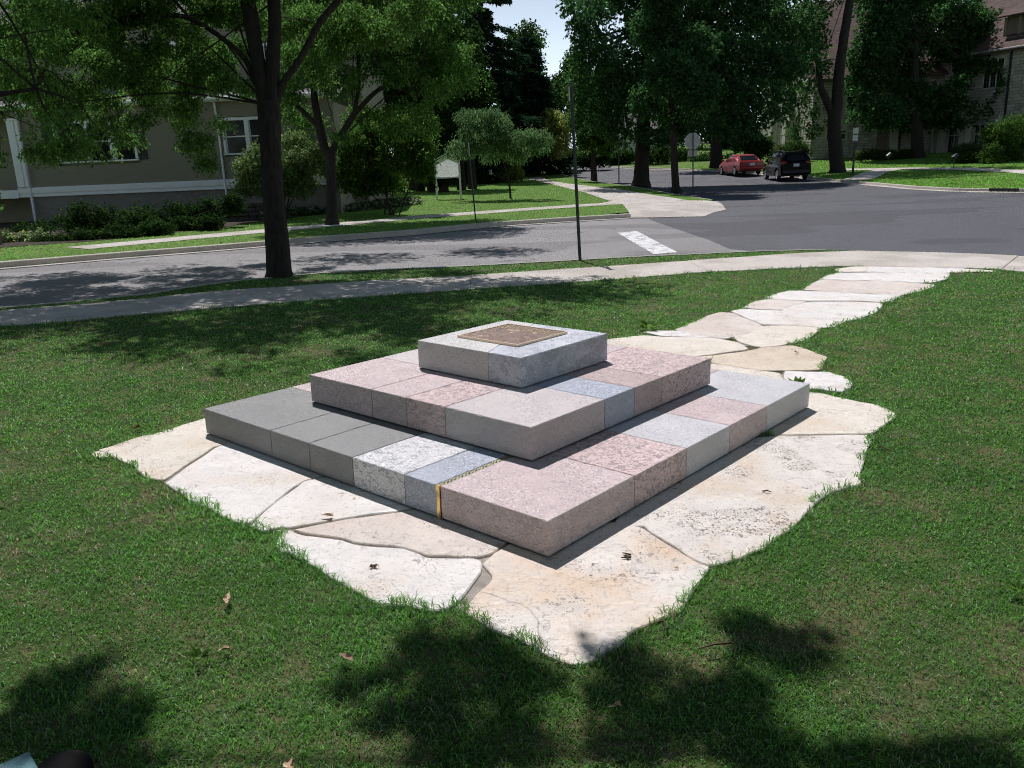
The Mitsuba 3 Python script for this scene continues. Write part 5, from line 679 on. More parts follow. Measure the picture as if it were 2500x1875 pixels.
# background crowns
bgl = dict(bgA='leafy tree rising at the end of the street, against the sky', bgB='dark broad tree behind the spruces', bgC='shaded tree behind the round clipped shrub', bgD='distant tree right of the sky gap', bgE='distant tree behind the young tree', bgF='tall tree deep behind the stout maple', bgG='far tree behind the red car', bgH='tree top showing above the hall roof', bgI='high far tree between the maple and the hall roof')
for i, (kk, lab) in enumerate(bgl.items()):
    c = np.asarray(CL[kk]); m0 = c[:, :3].mean(0); zb_ = gz(m0[0], m0[1])
    tree(lab, trunk_mesh([(m0[0], m0[1], zb_ - .2), (m0[0], m0[1], zb_ + 2), (m0[0], m0[1], m0[2])], [.5, .4, .2], 60 + i), [], CL[kk], 9000, 0.42, 60 + i, (0.045, 0.095, 0.026), name='background_tree', nb=0, slim=0.7, gap=0.38, gapf=0.3)
c = CL['hback']
for i, e in enumerate(c):
    z_ = gz(e[0], e[1])
    tree(['dark tree between the house and the spruces, highest', 'dark tree left of the tall spruce', 'dark tree over the house roof end', 'shaded tree above the notice board', 'shaded tree just left of the dense spruce', 'leafy tree over the house ridge', 'low shaded tree behind the notice board', 'low shaded tree behind the weeping tree', 'shaded tree over the low end of the house roof', 'shaded tree beyond the house corner, middle height', 'low shaded tree beyond the house corner', 'tall tree standing over the house ridge, leftmost'][i],
         trunk_mesh([(e[0], e[1], z_ - .2), (e[0], e[1], z_ + 1), (e[0], e[1], max(e[2], z_ + 2))], [.3, .25, .12], 80 + i), [], [e, (e[0], e[1] + .5, e[2] + e[5] * .7, e[3] * .8, e[4] * .8, e[5] * .8), (e[0] + .6, e[1], max(e[2] - e[5] * .6, z_ + .8), e[3] * .7, e[4] * .7, e[5] * .6)], 6500, 0.22, 80 + i, (0.034, 0.078, 0.02), name='garden_tree', nb=0, slim=0.6, gap=0.38, gapf=0.5)
# weeping tree, yellow tree, shrubs
tree('weeping small tree whose leaves hang over the roof of the notice board', trunk_mesh([(.3, 34.0, .1), (.2, 34.0, 1.2), (-.3, 33.6, 3.0)], [.055, .04, .02], 90), [], CL['weep'], 22000, 0.12, 90, (0.115, 0.21, 0.085), name='weeping_tree', nb=10, rb=.012, droop=1.6, slim=0.34, gap=0.36, gapf=0.9)
tree('young tree with yellowish new leaves on a thin trunk', trunk_mesh([(4.13, 70.5, .6), (4.1, 70.4, 2), (4.2, 68.5, 4.6)], [.14, .11, .06], 91), [], CL['ytree'], 9000, 0.2, 91, YEL, name='ornamental_tree', nb=6, rb=.04, slim=0.5, gap=0.36, gapf=0.6)

def shrub(label, clumps, n, size, seed, color, name='shrub', **kw):
    t = thing(name, label, 'shrub'); cl = np.asarray(clumps, float); m0 = cl.mean(0)
    stems = []
    rr = np.random.default_rng(seed)
    for i in range(min(7, len(cl))):
        x, y = m0[0] + rr.normal() * .15, m0[1] + rr.normal() * .1
        stems.append(trunk_mesh([(x, y, gz(x, y) - .05), (cl[i, 0] * .5 + x * .5, cl[i, 1] * .5 + y * .5, (gz(x, y) + cl[i, 2]) / 2), tuple(cl[i, :3])], [.025, .02, .01], seed + i, 3, 5, 0))
    part(t, 'stems', cat(stems), 'bark', kind='stuff')
    kw.setdefault('gap', .36)
    m, c = foliage(clumps, n, size, seed, color, **kw); keep = None
    part(t, 'foliage', m, 'leaf', color=c)
shrub('large light leaved shrub before the house, between the two street trees', CL['shrubA'], 22000, 0.10, 101, (0.13, 0.21, 0.065), slim=.5, gapf=1.2, grey=(0.07, (.34, .38, .28)))
shrub('tall dark green shrub left of the notice board', CL['shrubB'], 30000, 0.11, 102, (0.08, 0.16, 0.034), slim=.5, gapf=1.0)
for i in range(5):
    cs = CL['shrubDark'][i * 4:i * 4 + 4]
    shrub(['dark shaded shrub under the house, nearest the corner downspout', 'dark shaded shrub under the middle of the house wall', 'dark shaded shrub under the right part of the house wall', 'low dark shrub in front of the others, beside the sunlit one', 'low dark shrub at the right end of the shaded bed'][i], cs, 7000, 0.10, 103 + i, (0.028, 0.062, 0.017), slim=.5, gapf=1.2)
shrub('low sunlit shrub with pale leaves at the left edge beside the road', CL['shrubLit'], 6500, 0.085, 110, (0.20, 0.28, 0.11), slim=.55, gapf=1.5, grey=(0.10, (.40, .44, .32)))
shrub('yellow green feathery bush before the white car', CL['ybush'], 9000, 0.16, 111, (0.26, 0.33, 0.07), slim=.35, gapf=.8)
shrub('round clipped dark shrub beside the far walk', CL['topiary'], 6000, 0.14, 112, (0.028, 0.06, 0.022), slim=.6, gapf=.6, gap=.25)
shrub('rounded leafy bush behind the red and black vehicles', CL['bushSUV'], 9000, 0.2, 113, (0.055, 0.115, 0.035), slim=.7, gapf=.6)
shrub('spreading yew behind the black vehicle', CL['yew'], 8000, 0.2, 114, (0.042, 0.088, 0.022), slim=.25, gapf=.6)
shrub('large light green bush at the right edge by the stone arch', CL['bigbushR'], 16000, 0.17, 115, (0.07, 0.145, 0.03), slim=.4, gapf=.7)
shrub('low dark bushes in front of the domed shrub', CL['bush3'], 8000, 0.15, 116, (0.045, 0.10, 0.025), slim=.5, gapf=.7)
shrub('clipped dome shaped pale green shrub before the hall windows', CL['roundbush'], 7000, 0.10, 117, (0.105, 0.155, 0.06), slim=.6, gapf=.7, gap=.2, shell=4)
shrub('long clipped hedge in front of the hall wall', CL['hedge'], 12000, 0.12, 118, (0.085, 0.13, 0.045), name='hedge', slim=.6, gapf=.7, gap=.2, shell=4)
for i, e in enumerate(CL['farbushes']):
    shrub(f'{["low","rounded","dark","leafy","small","wide","shaded","dense","flat topped","last"][i]} bush along the far side of the receding street, {["first","second","third","fourth","fifth","sixth","seventh","eighth","ninth","tenth"][i]} from the left', [e, (e[0] + .3, e[1], e[2] + e[5] * .4, e[3] * .6, e[4] * .6, e[5] * .5)], 2600, 0.24, 120 + i, (0.04, 0.09, 0.024), slim=.6, gapf=.5)
# low variegated ground cover
gcP = Polygon([(-8.6, 24.4), (-6.6, 26.4), (-4.6, 28.8), (-3.6, 31.0), (-3.9, 33.0), (-5.6, 32.0), (-7.4, 29.0), (-9.2, 26.2)])
rr = np.random.default_rng(9); pts = []
while len(pts) < 9000:
    x, y = rr.uniform(-9.5, -3.2), rr.uniform(24, 33.2)
    if gcP.contains(Point(x, y)): pts.append((x, y, gz(x, y) + rr.uniform(.02, .24)))
pts = np.array(pts); dd = rr.normal(size=pts.shape); dd[:, 2] = np.abs(dd[:, 2]) * .4
V, F = kites(pts, dd, rr.normal(size=pts.shape), rr.uniform(.08, .16, len(pts)), rr.uniform(.05, .09, len(pts)))
cc = np.where(rr.random((len(pts), 1)) < .30, np.array([[.42, .46, .36]]), np.array([[.05, .10, .025]]) * np.exp(rr.normal(size=(len(pts), 1)) * .3))
solo('ground_cover', trimesh.Trimesh(V, F, process=False), 'leaf', 'low variegated ground cover under the shrubs', None, color=np.repeat(cc, 4, 0), kind='stuff')
# ---------------------------------------------------------------- the grey house
H = thing('house', 'grey clapboard house with white trim, shaded by the street trees', 'house')
Y = 26.6
def lap(x0, x1, z0, z1, y, e=0.102, holes=()):
    "overlapping boards; holes: (x0, x1, z0, z1)"
    ms = []; n = int(round((z1 - z0) / e)); e = (z1 - z0) / n
    for i in range(n):
        a, b = z0 + i * e, z0 + (i + 1) * e; xs = [(x0, x1)]
        for hx0, hx1, hz0, hz1 in holes:
            if a < hz1 - .01 and b > hz0 + .01:
                xs = [s_ for p, q_ in xs for s_ in ((p, min(q_, hx0)), (max(p, hx1), q_)) if s_[1] - s_[0] > .01]
        for p, q_ in xs:
            v = np.array([(p, y - .018, a), (q_, y - .018, a), (q_, y - .003, b + .01), (p, y - .003, b + .01), (p, y + .03, a), (q_, y + .03, a), (q_, y + .03, b), (p, y + .03, b)])
            ms.append(trimesh.convex.convex_hull(v))
    return cat(ms)
wins = [(-16.45, -15.35, 2.46, 3.78, 'left'), (-15.30, -14.52, 2.46, 3.78, 'mid'), (-14.36, -13.62, 2.46, 3.78, 'right'), (-10.22, -9.46, 2.52, 3.66, 'a'), (-9.32, -8.5, 2.52, 3.66, 'b')]
holes = [(a - .09, b + .09, c - .1, d + .12) for a, b, c, d, _ in wins]
part(H, 'siding', lap(-17.62, -6.2, 1.57, 4.1, Y, holes=holes), 'siding_grey', kind='stuff', label='grey clapboards of the ground floor')
part(H, 'wall', box(-17.6, -6.2, Y + .12, Y + 9, 0.1, 4.2), 'siding_grey')
part(H, 'foundation', box(-17.9, -6.2, Y + .05, Y + .12, 0.0, 1.25), 'foundation_stone', label='masonry foundation in shade under the white skirt board')
part(H, 'skirt', cat([cbox(-12.2, Y - .03, 1.46, 12.0, .10, .22, .012), cbox(-12.2, Y - .01, 1.285, 12.0, .08, .13, .008)]), 'white_paint', label='white skirt board below the clapboards')
part(H, 'frieze', box(-18.2, -6.1, Y - .02, Y + .1, 4.1, 4.33), 'siding_grey')
part(H, 'gutter', cat([cbox(-15.4, Y - .42, 4.42, 19.2, .14, .13, .03), box(-24.9, -5.9, Y - .36, Y, 4.33, 4.36)]), 'white_paint', label='white eaves gutter')
part(H, 'porch_roof', trimesh.convex.convex_hull(np.array([(-25, Y - .4, 4.47), (-5.8, Y - .4, 4.47), (-25, Y + 3.2, 5.3), (-5.8, Y + 3.2, 5.3), (-25, Y - .4, 4.44), (-5.8, Y - .4, 4.44), (-25, Y + 3.2, 5.1), (-5.8, Y + 3.2, 5.1)])), 'shingle_grey')
def sash(a, b, c, d, y, dark='pane', parent=H):
    w = part(parent, 'window', cat([cbox((a + b) / 2, y - .03, d + .05, b - a + .2, .10, .11, .01), cbox((a + b) / 2, y - .05, c - .05, b - a + .24, .13, .06, .01), cbox(a - .045, y - .03, (c + d) / 2, .09, .09, d - c, .008), cbox(b + .045, y - .03, (c + d) / 2, .09, .09, d - c, .008), cbox((a + b) / 2, y + .01, (c + d) / 2, b - a, .05, .045, .006), box(a, a + .035, y - .01, y + .05, c, d), box(b - .035, b, y - .01, y + .05, c, d)]), 'white_paint')
    part(w, 'pane', box(a + .035, b - .035, y + .03, y + .04, c, d), dark)
for a, b, c, d, _ in wins: sash(a, b, c, d, Y)
for x0, x1, z0, z1 in ((-13.50, -13.20, 2.42, 3.85), (-16.88, -16.58, 2.42, 3.85)):
    sl = [box(x0, x1, Y - .06, Y - .02, z0, z0 + .06), box(x0, x1, Y - .06, Y - .02, z1 - .06, z1), box(x0, x0 + .04, Y - .06, Y - .02, z0 + .06, z1 - .06), box(x1 - .04, x1, Y - .06, Y - .02, z0 + .06, z1 - .06)]
    z = z0 + .08
    while z < z1 - .1:
        sl.append(cbox((x0 + x1) / 2, Y - .04, z + .012, x1 - x0 - .08, .03, .028, .004)); z += .042
    part(H, 'shutter', cat(sl), 'shutter_black')
for i, (x0, x1) in enumerate(((-18.14, -17.86), (-17.84, -17.70))):
    part(H, 'corner_post', cat([cbox((x0 + x1) / 2, Y - .08, 2.8, x1 - x0, .16, 2.44, .02), cbox((x0 + x1) / 2, Y - .08, 4.0, x1 - x0 + .06, .2, .1, .02)]), 'white_paint')
dp = [(-17.74, Y - .1, 4.3), (-17.74, Y - .1, 3.9), (-17.74, Y - .1, .35), (-17.80, Y - .35, .25)]
part(H, 'downspout', tube(smooth_path(dp, 4), .045, 8), 'white_paint', smooth=40, label='white downspout at the left corner of the house')
dp = [(-10.44, Y - .38, 4.35), (-10.44, Y - .1, 3.95), (-10.44, Y - .1, .5), (-10.44, Y - .35, .4)]
part(H, 'downspout', tube(smooth_path(dp, 4), .04, 8), 'white_paint', smooth=40, label='white downspout left of the paired windows')
part(H, 'porch_wall', box(-25, -17.9, Y + 1.6, Y + 1.8, 0, 4.3), 'siding_grey', label='recessed dark porch wall at the left')
part(H, 'porch_floor', box(-25, -18.2, Y - .1, Y + 1.6, 1.2, 1.5), 'white_paint')
part(H, 'porch_post', cbox(-22.3, Y, 2.9, .2, .2, 2.8, .02), 'white_paint')
Y2 = 29.7
uw = [(-18.95, -18.3, 5.5, 6.75), (-13.6, -12.8, 5.5, 6.8), (-9.3, -8.5, 5.4, 6.6)]
part(H, 'siding', lap(-25, -5.6, 5.2, 7.7, Y2, holes=[(a - .09, b + .09, c - .1, d + .12) for a, b, c, d in uw]), 'siding_grey', kind='stuff', label='grey clapboards of the upper floor')
part(H, 'upper_wall', box(-25, -5.6, Y2 + .12, Y2 + 7, 0.1, 7.7), 'siding_grey')
for u in uw: sash(*u, Y2)
part(H, 'roof', trimesh.convex.convex_hull(np.array([(-25.4, Y2 - .5, 7.7), (-5.2, Y2 - .5, 7.7), (-25.4, Y2 + 7.5, 7.7), (-5.2, Y2 + 7.5, 7.7), (-25.4, Y2 + 3.5, 10.2), (-5.2, Y2 + 3.5, 10.2)])), 'shingle_grey')
# low dark retaining wall with its stones
Wl = thing('stone_wall', 'low dry stone retaining wall in deep shade below the house', 'wall')
part(Wl, 'core', box(-12.3, -8.5, 25.28, 25.5, -.1, .58), 'mulch')
rr = np.random.default_rng(3)
for row in range(4):
    x = -12.3 + rr.uniform(0, .15)
    while x < -8.6:
        w = rr.uniform(.26, .5); h = rr.uniform(.125, .15)
        part(Wl, 'stone', cbox(x + w / 2, 25.2 + rr.uniform(-.02, .02), .10 + row * .155 + h / 2, w - .02, .2, h, .025), 'bark_grey', smooth=False); x += w
# weathered rail post at the left edge
rp = thing('handrail', 'weathered wooden rail post at the left edge under the trees', 'railing')
hx, hy = -13.6, 17.2
part(rp, 'post', cbox(hx, hy, gz(hx, hy) + .42, .10, .10, .95, .01), 'wood_weathered')
part(rp, 'rail', cbox(hx - 1.2, hy, gz(hx, hy) + .87, 2.5, .12, .07, .01), 'wood_weathered')
# planting bed
structure('planting_bed', drape(Polygon([(-20, 18.5), (-14, 15.6), (-11.2, 17.4), (-8.8, 21.4), (-7.9, 24.6), (-6, 27.5), (-4.2, 30.5), (-3.7, 34.0), (-5, 36), (-20, 36)]), .012, 0.8), 'mulch', 'dark planting bed between the house and the far walk')

# ---------------------------------------------------------------- the stone hall
S = thing('stone_hall', 'pale stone hall with brown tiled roofs, dormer, buttresses and an arched doorway', 'building')
def wallbox(p0, p1, z0, z1, thick, m, name, b=None, **k):
    p0, p1 = np.array(p0, float), np.array(p1, float); d = (p1 - p0); L = np.linalg.norm(d); n = np.array([-d[1], d[0]]) / L
    v = [(*(q + n * t), z) for q in (p0, p1) for t in (0, thick) for z in (z0, z1)]
    return part(S, name, trimesh.convex.convex_hull(np.array(v)), m, **k)
def onwall(p0, p1, u, w, z0, z1, o0, o1):
    "a box on a wall from u to u + w along it, standing out from o0 to o1"
    p0, p1 = np.array(p0, float), np.array(p1, float); d = (p1 - p0) / np.linalg.norm(p1 - p0); n = np.array([d[1], -d[0]])
    return trimesh.convex.convex_hull(np.array([(*(p0 + d * a + n * t), z) for a in (u, u + w) for t in (o0, o1) for z in (z0, z1)]))
A0, A1, B1, C1, C2 = (26.4, 82.0), (25.1, 64.0), (34.2, 62.2), (37.0, 54.7), (39.8, 47.2)
wallbox(A0, A1, 0.5, 7.4, 0.6, 'church_stone', 'wall', label='left end wall with narrow windows, touched by the sun')
wallbox(A1, B1, 0.5, 7.4, 0.6, 'church_stone', 'wall', label='shaded long wall behind the hedge')
wallbox(B1, C2, 0.5, 8.3, 0.6, 'church_stone', 'wall', label='side wall of the right wing')
def hall_window(p0, p1, u, w, z0, z1, lights=2, bars=4):
    fr = [onwall(p0, p1, u - .14, .14, z0 - .14, z1 + .14, 0, .05), onwall(p0, p1, u + w, .14, z0 - .14, z1 + .14, 0, .05), onwall(p0, p1, u, w, z1, z1 + .14, 0, .05), onwall(p0, p1, u, w, z0 - .14, z0, 0, .07)]
    for i in range(1, lights): fr.append(onwall(p0, p1, u + w * i / lights - .05, .10, z0, z1, 0.004, .045))
    fr.append(onwall(p0, p1, u, w, z0 + (z1 - z0) * .66, z0 + (z1 - z0) * .66 + .09, 0.004, .042))
    win = part(S, 'window', cat(fr), 'dressed_stone')
    part(win, 'pane', onwall(p0, p1, u, w, z0, z1, 0.001, .012), 'pane')
    ms = []
    for i in range(lights):
        a = u + w * i / lights + .05; b = u + w * (i + 1) / lights - .05
        ms.append(onwall(p0, p1, (a + b) / 2 - .012, .024, z0, z1, .012, .022))
        for k in range(1, bars): ms.append(onwall(p0, p1, a, b - a, z0 + (z1 - z0) * k / bars - .01, z0 + (z1 - z0) * k / bars + .01, .012, .020))
    part(win, 'leading', cat(ms), 'steel_grey', kind='stuff')
for u in (3.2, 8.6, 13.2): hall_window(A0, A1, u, 1.5, 1.9, 4.0)
for u in (5.4, 11.0): hall_window(A0, A1, u, 1.3, 4.9, 6.6)
for u in (6.3, 11.4): part(S, 'buttress', cat([onwall(A0, A1, u, 1.2, .5, 4.4, 0, .7), onwall(A0, A1, u + .05, 1.1, 4.4, 5.6, 0, .4)]), 'dressed_stone')
hall_window(A1, B1, 1.2, 1.4, 2.6, 3.2)
for u in (5.0,): part(S, 'door', onwall(A1, B1, u, .8, .8, 3.0, .002, .06), 'wood_weathered', label='narrow timber door in the shaded wall')
for u in (2.6, 7.6): hall_window(A1, B1, u, 1.5, 4.6, 6.4)
for u in (6.0, 9.0): part(S, 'buttress', cat([onwall(A1, B1, u, .5, .5, 4.8, 0, .45), onwall(A1, B1, u + .03, .44, 4.8, 5.6, 0, .25)]), 'dressed_stone')
part(S, 'pipe', onwall(A1, B1, 6.7, .10, .6, 7.2, .01, .12), 'post_dark', label='dark downpipe on the shaded wall')
# right wing: tall windows, pilasters, arch
for u, w in ((1.45, .95), (3.75, .75)): hall_window(B1, C2, u, w, 1.1, 3.1)
for u in (.75, 2.75): part(S, 'buttress', onwall(B1, C2, u, .6, .5, 4.2, 0, .5), 'dressed_stone')
hall_window(B1, C2, 4.05, 1.5, 5.7, 7.6, 3, 5)
hall_window(B1, C2, 7.4, 1.5, 5.4, 7.4, 2, 5)
part(S, 'pipe', onwall(B1, C2, 6.05, .11, 1.5, 8.0, .01, .13), 'post_dark', label='dark downpipe on the right wing')
ar = []
for k in range(17):
    a0, a1 = math.pi * k / 17, math.pi * (k + .94) / 17; R0, R1_ = 1.55, 2.0; uc, zc = 8.5, 2.2
    q = [(uc - math.cos(a) * R, zc + math.sin(a) * R) for a in (a0, a1) for R in (R0, R1_)]
    p0, p1 = np.array(B1), np.array(C2); d = (p1 - p0) / np.linalg.norm(p1 - p0); n = np.array([d[1], -d[0]])
    ar.append(trimesh.convex.convex_hull(np.array([(*(p0 + d * u + n * t), z) for u, z in q for t in (0.002, .35)])))
ar += [onwall(B1, C2, 6.5, .45, .5, 2.2, 0.002, .35), onwall(B1, C2, 10.05, .45, .5, 2.2, .002, .35)]
arch = part(S, 'arch', cat(ar), 'dressed_stone', label='moulded stone arch at the right edge')
dk = [(8.5 - math.cos(a) * 1.55, 2.2 + math.sin(a) * 1.55) for a in np.linspace(0, math.pi, 16)] + [(10.05, .6), (6.95, .6)]
p0, p1 = np.array(B1), np.array(C2); d = (p1 - p0) / np.linalg.norm(p1 - p0); n = np.array([d[1], -d[0]])
part(arch, 'doorway', trimesh.convex.convex_hull(np.array([(*(p0 + d * u + n * t), z) for u, z in dk for t in (0.002, .03)])), 'wood_weathered')
part(S, 'niche', cat([onwall(B1, C2, 5.55, .4, 2.6, 3.1, 0, .45), trimesh.convex.convex_hull(np.vstack([onwall(B1, C2, 5.55, .4, 3.1, 3.12, 0, .45).vertices, onwall(B1, C2, 5.73, .04, 3.9, 3.92, 0, .06).vertices]))]), 'dressed_stone')
def quad_roof(pts, thick, m, name, **k):
    v = np.array(pts, float); v2 = v.copy(); v2[:, 2] -= thick
    return part(S, name, trimesh.convex.convex_hull(np.vstack([v, v2])), m, **k)
quad_roof([(24.5, 63.4, 7.2), (34.6, 61.4, 7.2), (26.2, 71.5, 14.2), (36.0, 70, 14.2)], .2, 'roof_tile', 'roof', label='steep brown tiled roof of the main range')
quad_roof([(26.4, 81.5, 7.2), (38, 80, 7.2), (26.2, 71.5, 14.2), (36.0, 70, 14.2)], .2, 'roof_tile', 'roof')
part(S, 'gable', trimesh.convex.convex_hull(np.array([(25.2, 64.1, 7.3), (26.4, 81.5, 7.3), (26.2, 71.6, 13.9), (25.6, 64.1, 7.3), (26.8, 81.5, 7.3), (26.6, 71.6, 13.9)])), 'church_stone')
dC = (np.array(C2) - np.array(B1)) / np.linalg.norm(np.array(C2) - np.array(B1)); nC = np.array([dC[1], -dC[0]])
def wp(u, o): return np.array(B1) + dC * u + nC * o
ev = [(*wp(-.5, .45), 8.15), (*wp(16.4, .45), 8.15), (*wp(-.5, -5.0), 13.2), (*wp(16.4, -5.0), 13.2)]
rw = quad_roof(ev, .18, 'roof_tile', 'roof', label='brown tiled roof of the right wing with a dormer')
part(rw, 'ridge', tube([(*wp(-.5, -5.0), 13.25), (*wp(16.4, -5.0), 13.25)], .16, 8), 'dressed_stone')
part(rw, 'gutter', tube([(*wp(-.4, .5), 8.15), (*wp(16.2, .5), 8.15)], .09, 8), 'steel_grey')
dm = part(S, 'dormer', trimesh.convex.convex_hull(np.array([(*wp(u, o), z) for u in (4.7, 8.2) for o, z in ((-.7, 9.0), (-.9, 10.5), (-2.6, 10.5), (-2.3, 10.0))])), 'wood_weathered', label='timber fronted dormer with a hipped tiled roof')
part(dm, 'hip', trimesh.convex.convex_hull(np.array([(*wp(u, o), z) for u, o, z in ((4.2, -.3, 10.4), (8.7, -.3, 10.4), (4.2, -.3, 10.5), (8.7, -.3, 10.5), (4.2, -3.4, 11.2), (8.7, -3.4, 11.2), (5.5, -2.4, 12.0), (7.4, -2.4, 12.0))])), 'roof_tile')
part(dm, 'frame', cat([trimesh.convex.convex_hull(np.array([(*wp(u + a, o), z) for a in (0, .14) for o in (-.62, -.76) for z in (9.0, 10.4)])) for u in (4.7, 5.85, 7.0, 8.06)]), 'siding_grey')
part(dm, 'sill', trimesh.convex.convex_hull(np.array([(*wp(u, o), z) for u in (4.6, 8.3) for o in (-.45, -.8) for z in (8.9, 9.0)])), 'dressed_stone')

# ---------------------------------------------------------------- board, posts and signs
nb = thing('notice_board', 'blank white notice board with a small gabled top on two posts', 'notice board')
bx0, bx1, by = -3.26, -2.04, 35.1
bz = gz(-2.6, by)
for x in (bx0 + .04, bx1 - .04): part(nb, 'post', cbox(x, by, bz + .95, .09, .09, 1.95, .008), 'white_paint')
part(nb, 'panel', trimesh.convex.convex_hull(np.array([(x, by + o, z) for o in (-.006, .006) for x, z in ((bx0 + .08, 1.22), (bx1 - .08, 1.22), (bx0 + .08, 1.98), (bx1 - .08, 1.98), ((bx0 + bx1) / 2, 2.24))])), 'acrylic', label='blank translucent white panel lit from behind')
part(nb, 'bottom_rail', cbox((bx0 + bx1) / 2, by, 1.20, bx1 - bx0 - .1, .07, .06, .006), 'white_paint')
for s_ in (-1, 1):
    xe, xm = (bx0 - .07 if s_ < 0 else bx1 + .07), (bx0 + bx1) / 2
    part(nb, 'roof_board', trimesh.convex.convex_hull(np.array([(x, by + o, z + t) for o in (-.16, .16) for t in (0, .035) for x, z in ((xe, 1.97), (xm, 2.285))])), 'white_paint')

def upost(name, label, base, top, w=.05, m='post_steel', cate='post'):
    t = thing(name, label, cate); b, e = np.array(base, float), np.array(top, float)
    prof = [(-w / 2, w * .45), (-w / 2, 0), (-w * .3, -w * .1), (-w * .2, -w * .45), (w * .2, -w * .45), (w * .3, -w * .1), (w / 2, 0), (w / 2, w * .45)]
    prof = np.array(prof + [(x * .8, y + w * .12) for x, y in prof[::-1]])
    P = Polygon(prof).buffer(0)
    g_ = trimesh.creation.extrude_polygon(P, 1.0, engine='earcut'); v = np.array(g_.vertices)
    ax = e - b; g_.vertices = b + v[:, :1] * np.array([1, 0, 0]) + v[:, 1:2] * np.array([0, 1, 0]) + v[:, 2:] * ax
    part(t, 'post', g_, m); return t
pz = gz(1.32, 9.63)
pt_ = upost('sign_post', 'tall thin dark metal post in the verge, leaning a little left', (1.32, 9.63, pz - .1), (1.25, 10.0, 3.0), .055)
part(pt_, 'sign', cbox(1.245, 10.2, 2.86, .012, .46, .24, .003), 'sign_back', label='sign plate seen edge on at the top of the post')
part(pt_, 'cap', cbox(1.25, 10.0, 3.01, .10, .05, .02, .004), 'post_steel')
lp = upost('sign_post', 'thin leaning post right of the white notice board, its sign edge on', (-.93, 21.12, gz(-.93, 21.12) - .1), (-1.06, 21.5, 2.38), .045)
part(lp, 'sign', cbox(-1.045, 21.46, 2.18, .02, .3, .42, .004), 'sign_back')
def octagon(r): return [(r * math.cos(math.pi / 8 + k * math.pi / 4), r * math.sin(math.pi / 8 + k * math.pi / 4)) for k in range(8)]
st = upost('stop_sign', 'octagonal stop sign seen from its bare grey back', (9.0, 34.8, gz(9, 34.8) - .1), (9.06, 35.25, 2.78), .06, cate='stop sign')
oc = trimesh.creation.extrude_polygon(Polygon(octagon(.405)), .006, engine='earcut'); oc.apply_transform(trimesh.transformations.rotation_matrix(math.pi / 2, (1, 0, 0))); oc.apply_translation((9.07, 35.36, 2.40))
part(st, 'plate', oc, 'sign_back')
part(st, 'lower_plate', cbox(9.06, 35.33, 1.84, .46, .006, .28, .003), 'sign_back', label='small rectangular plate under the octagon')
part(st, 'face', trimesh.creation.extrude_polygon(Polygon(octagon(.40)), .002, engine='earcut').apply_transform(trimesh.transformations.translation_matrix((9.07, 35.368, 2.40)) @ trimesh.transformations.rotation_matrix(math.pi / 2, (1, 0, 0))), 'lamp_red')
def sign_on_post(label, x, y, h, w, hh, m='post_dark'):
    z = gz(x, y); t = upost('sign_post', label, (x, y, z - .1), (x, y, z + h), .07, m)
    part(t, 'sign', cbox(x, y - .045, z + h - hh / 2, w, .012, hh, .003), 'sign_back'); return t
sign_on_post('dark post with a small white sign in the verge left of the stout maple', 7.2, 47.47, 2.6, .42, .34)
sign_on_post('distant thin post with a small sign beyond the receding street', 12.6, 72.5, 2.5, .4, .4)
sp = sign_on_post('dark post carrying small white parking signs right of the leaning tree', 21.27, 46.12, 2.75, .34, .34)
part(sp, 'sign', cbox(21.27, 46.075, gz(21.27, 46.12) + 2.17, .32, .012, .36, .003), 'sign_back')
part(sp, 'sleeve', cbox(21.27, 46.12, gz(21.27, 46.12) + .85, .10, .10, 1.9, .01), 'post_dark')
lines = [box(21.15, 21.15 + w, 46.066, 46.068, gz(21.27, 46.12) + z, gz(21.27, 46.12) + z + .03) for w, z in ((.24, 2.28), (.2, 2.20), (.24, 2.12), (.16, 2.04))]
for i, (x, y, lab) in enumerate(((26.17, 52.26, 'left'), (27.56, 46.42, 'right'))):
    z = gz(x, y); t = thing('floodlight', f'small black floodlight on a stake in the lawn, the {lab} one', 'floodlight', 'floodlights on the lawn')
    part(t, 'stake', tube([(x, y, z - .05), (x, y, z + .55)], .025, 6), 'post_dark')
    h = cbox(0, 0, 0, .34, .30, .18, .03); h.apply_transform(trimesh.transformations.rotation_matrix(-.7, (0, 1, 0))); h.apply_translation((x + .05, y, z + .66)); part(t, 'housing', h, 'trim_dark')
    h = cbox(0, 0, .1, .30, .26, .015, .005); h.apply_transform(trimesh.transformations.rotation_matrix(-.7, (0, 1, 0))); h.apply_translation((x + .05, y, z + .66)); part(t, 'lens', h, 'lamp_clear')
# storm drain in the far right kerb
dr_ = thing('storm_drain', 'dark kerb inlet with iron bars in the far right kerb', 'drain')
ip = np.array([20.0, 28.3]); iu = np.array([.45, -.89]); inn = np.array([-.89, -.45])
def kb(u0, u1, o0, o1, z0, z1):
    zz = gz(*ip); return trimesh.convex.convex_hull(np.array([(*(ip + iu * u + inn * o), zz + z) for u in (u0, u1) for o in (o0, o1) for z in (z0, z1)]))
part(dr_, 'painted_recess', kb(-.55, .55, -.1, .10, -.12, .03), 'trim_dark')  # solid block, its dark colour standing in for the shade of the recess
for k in range(5): part(dr_, 'bar', kb(-.5 + k * .24, -.46 + k * .24, .10, .13, -.12, .02), 'post_dark')
part(dr_, 'gutter_apron', kb(-1.2, 2.5, .13, .6, -.16, -.10), 'kerb_concrete')
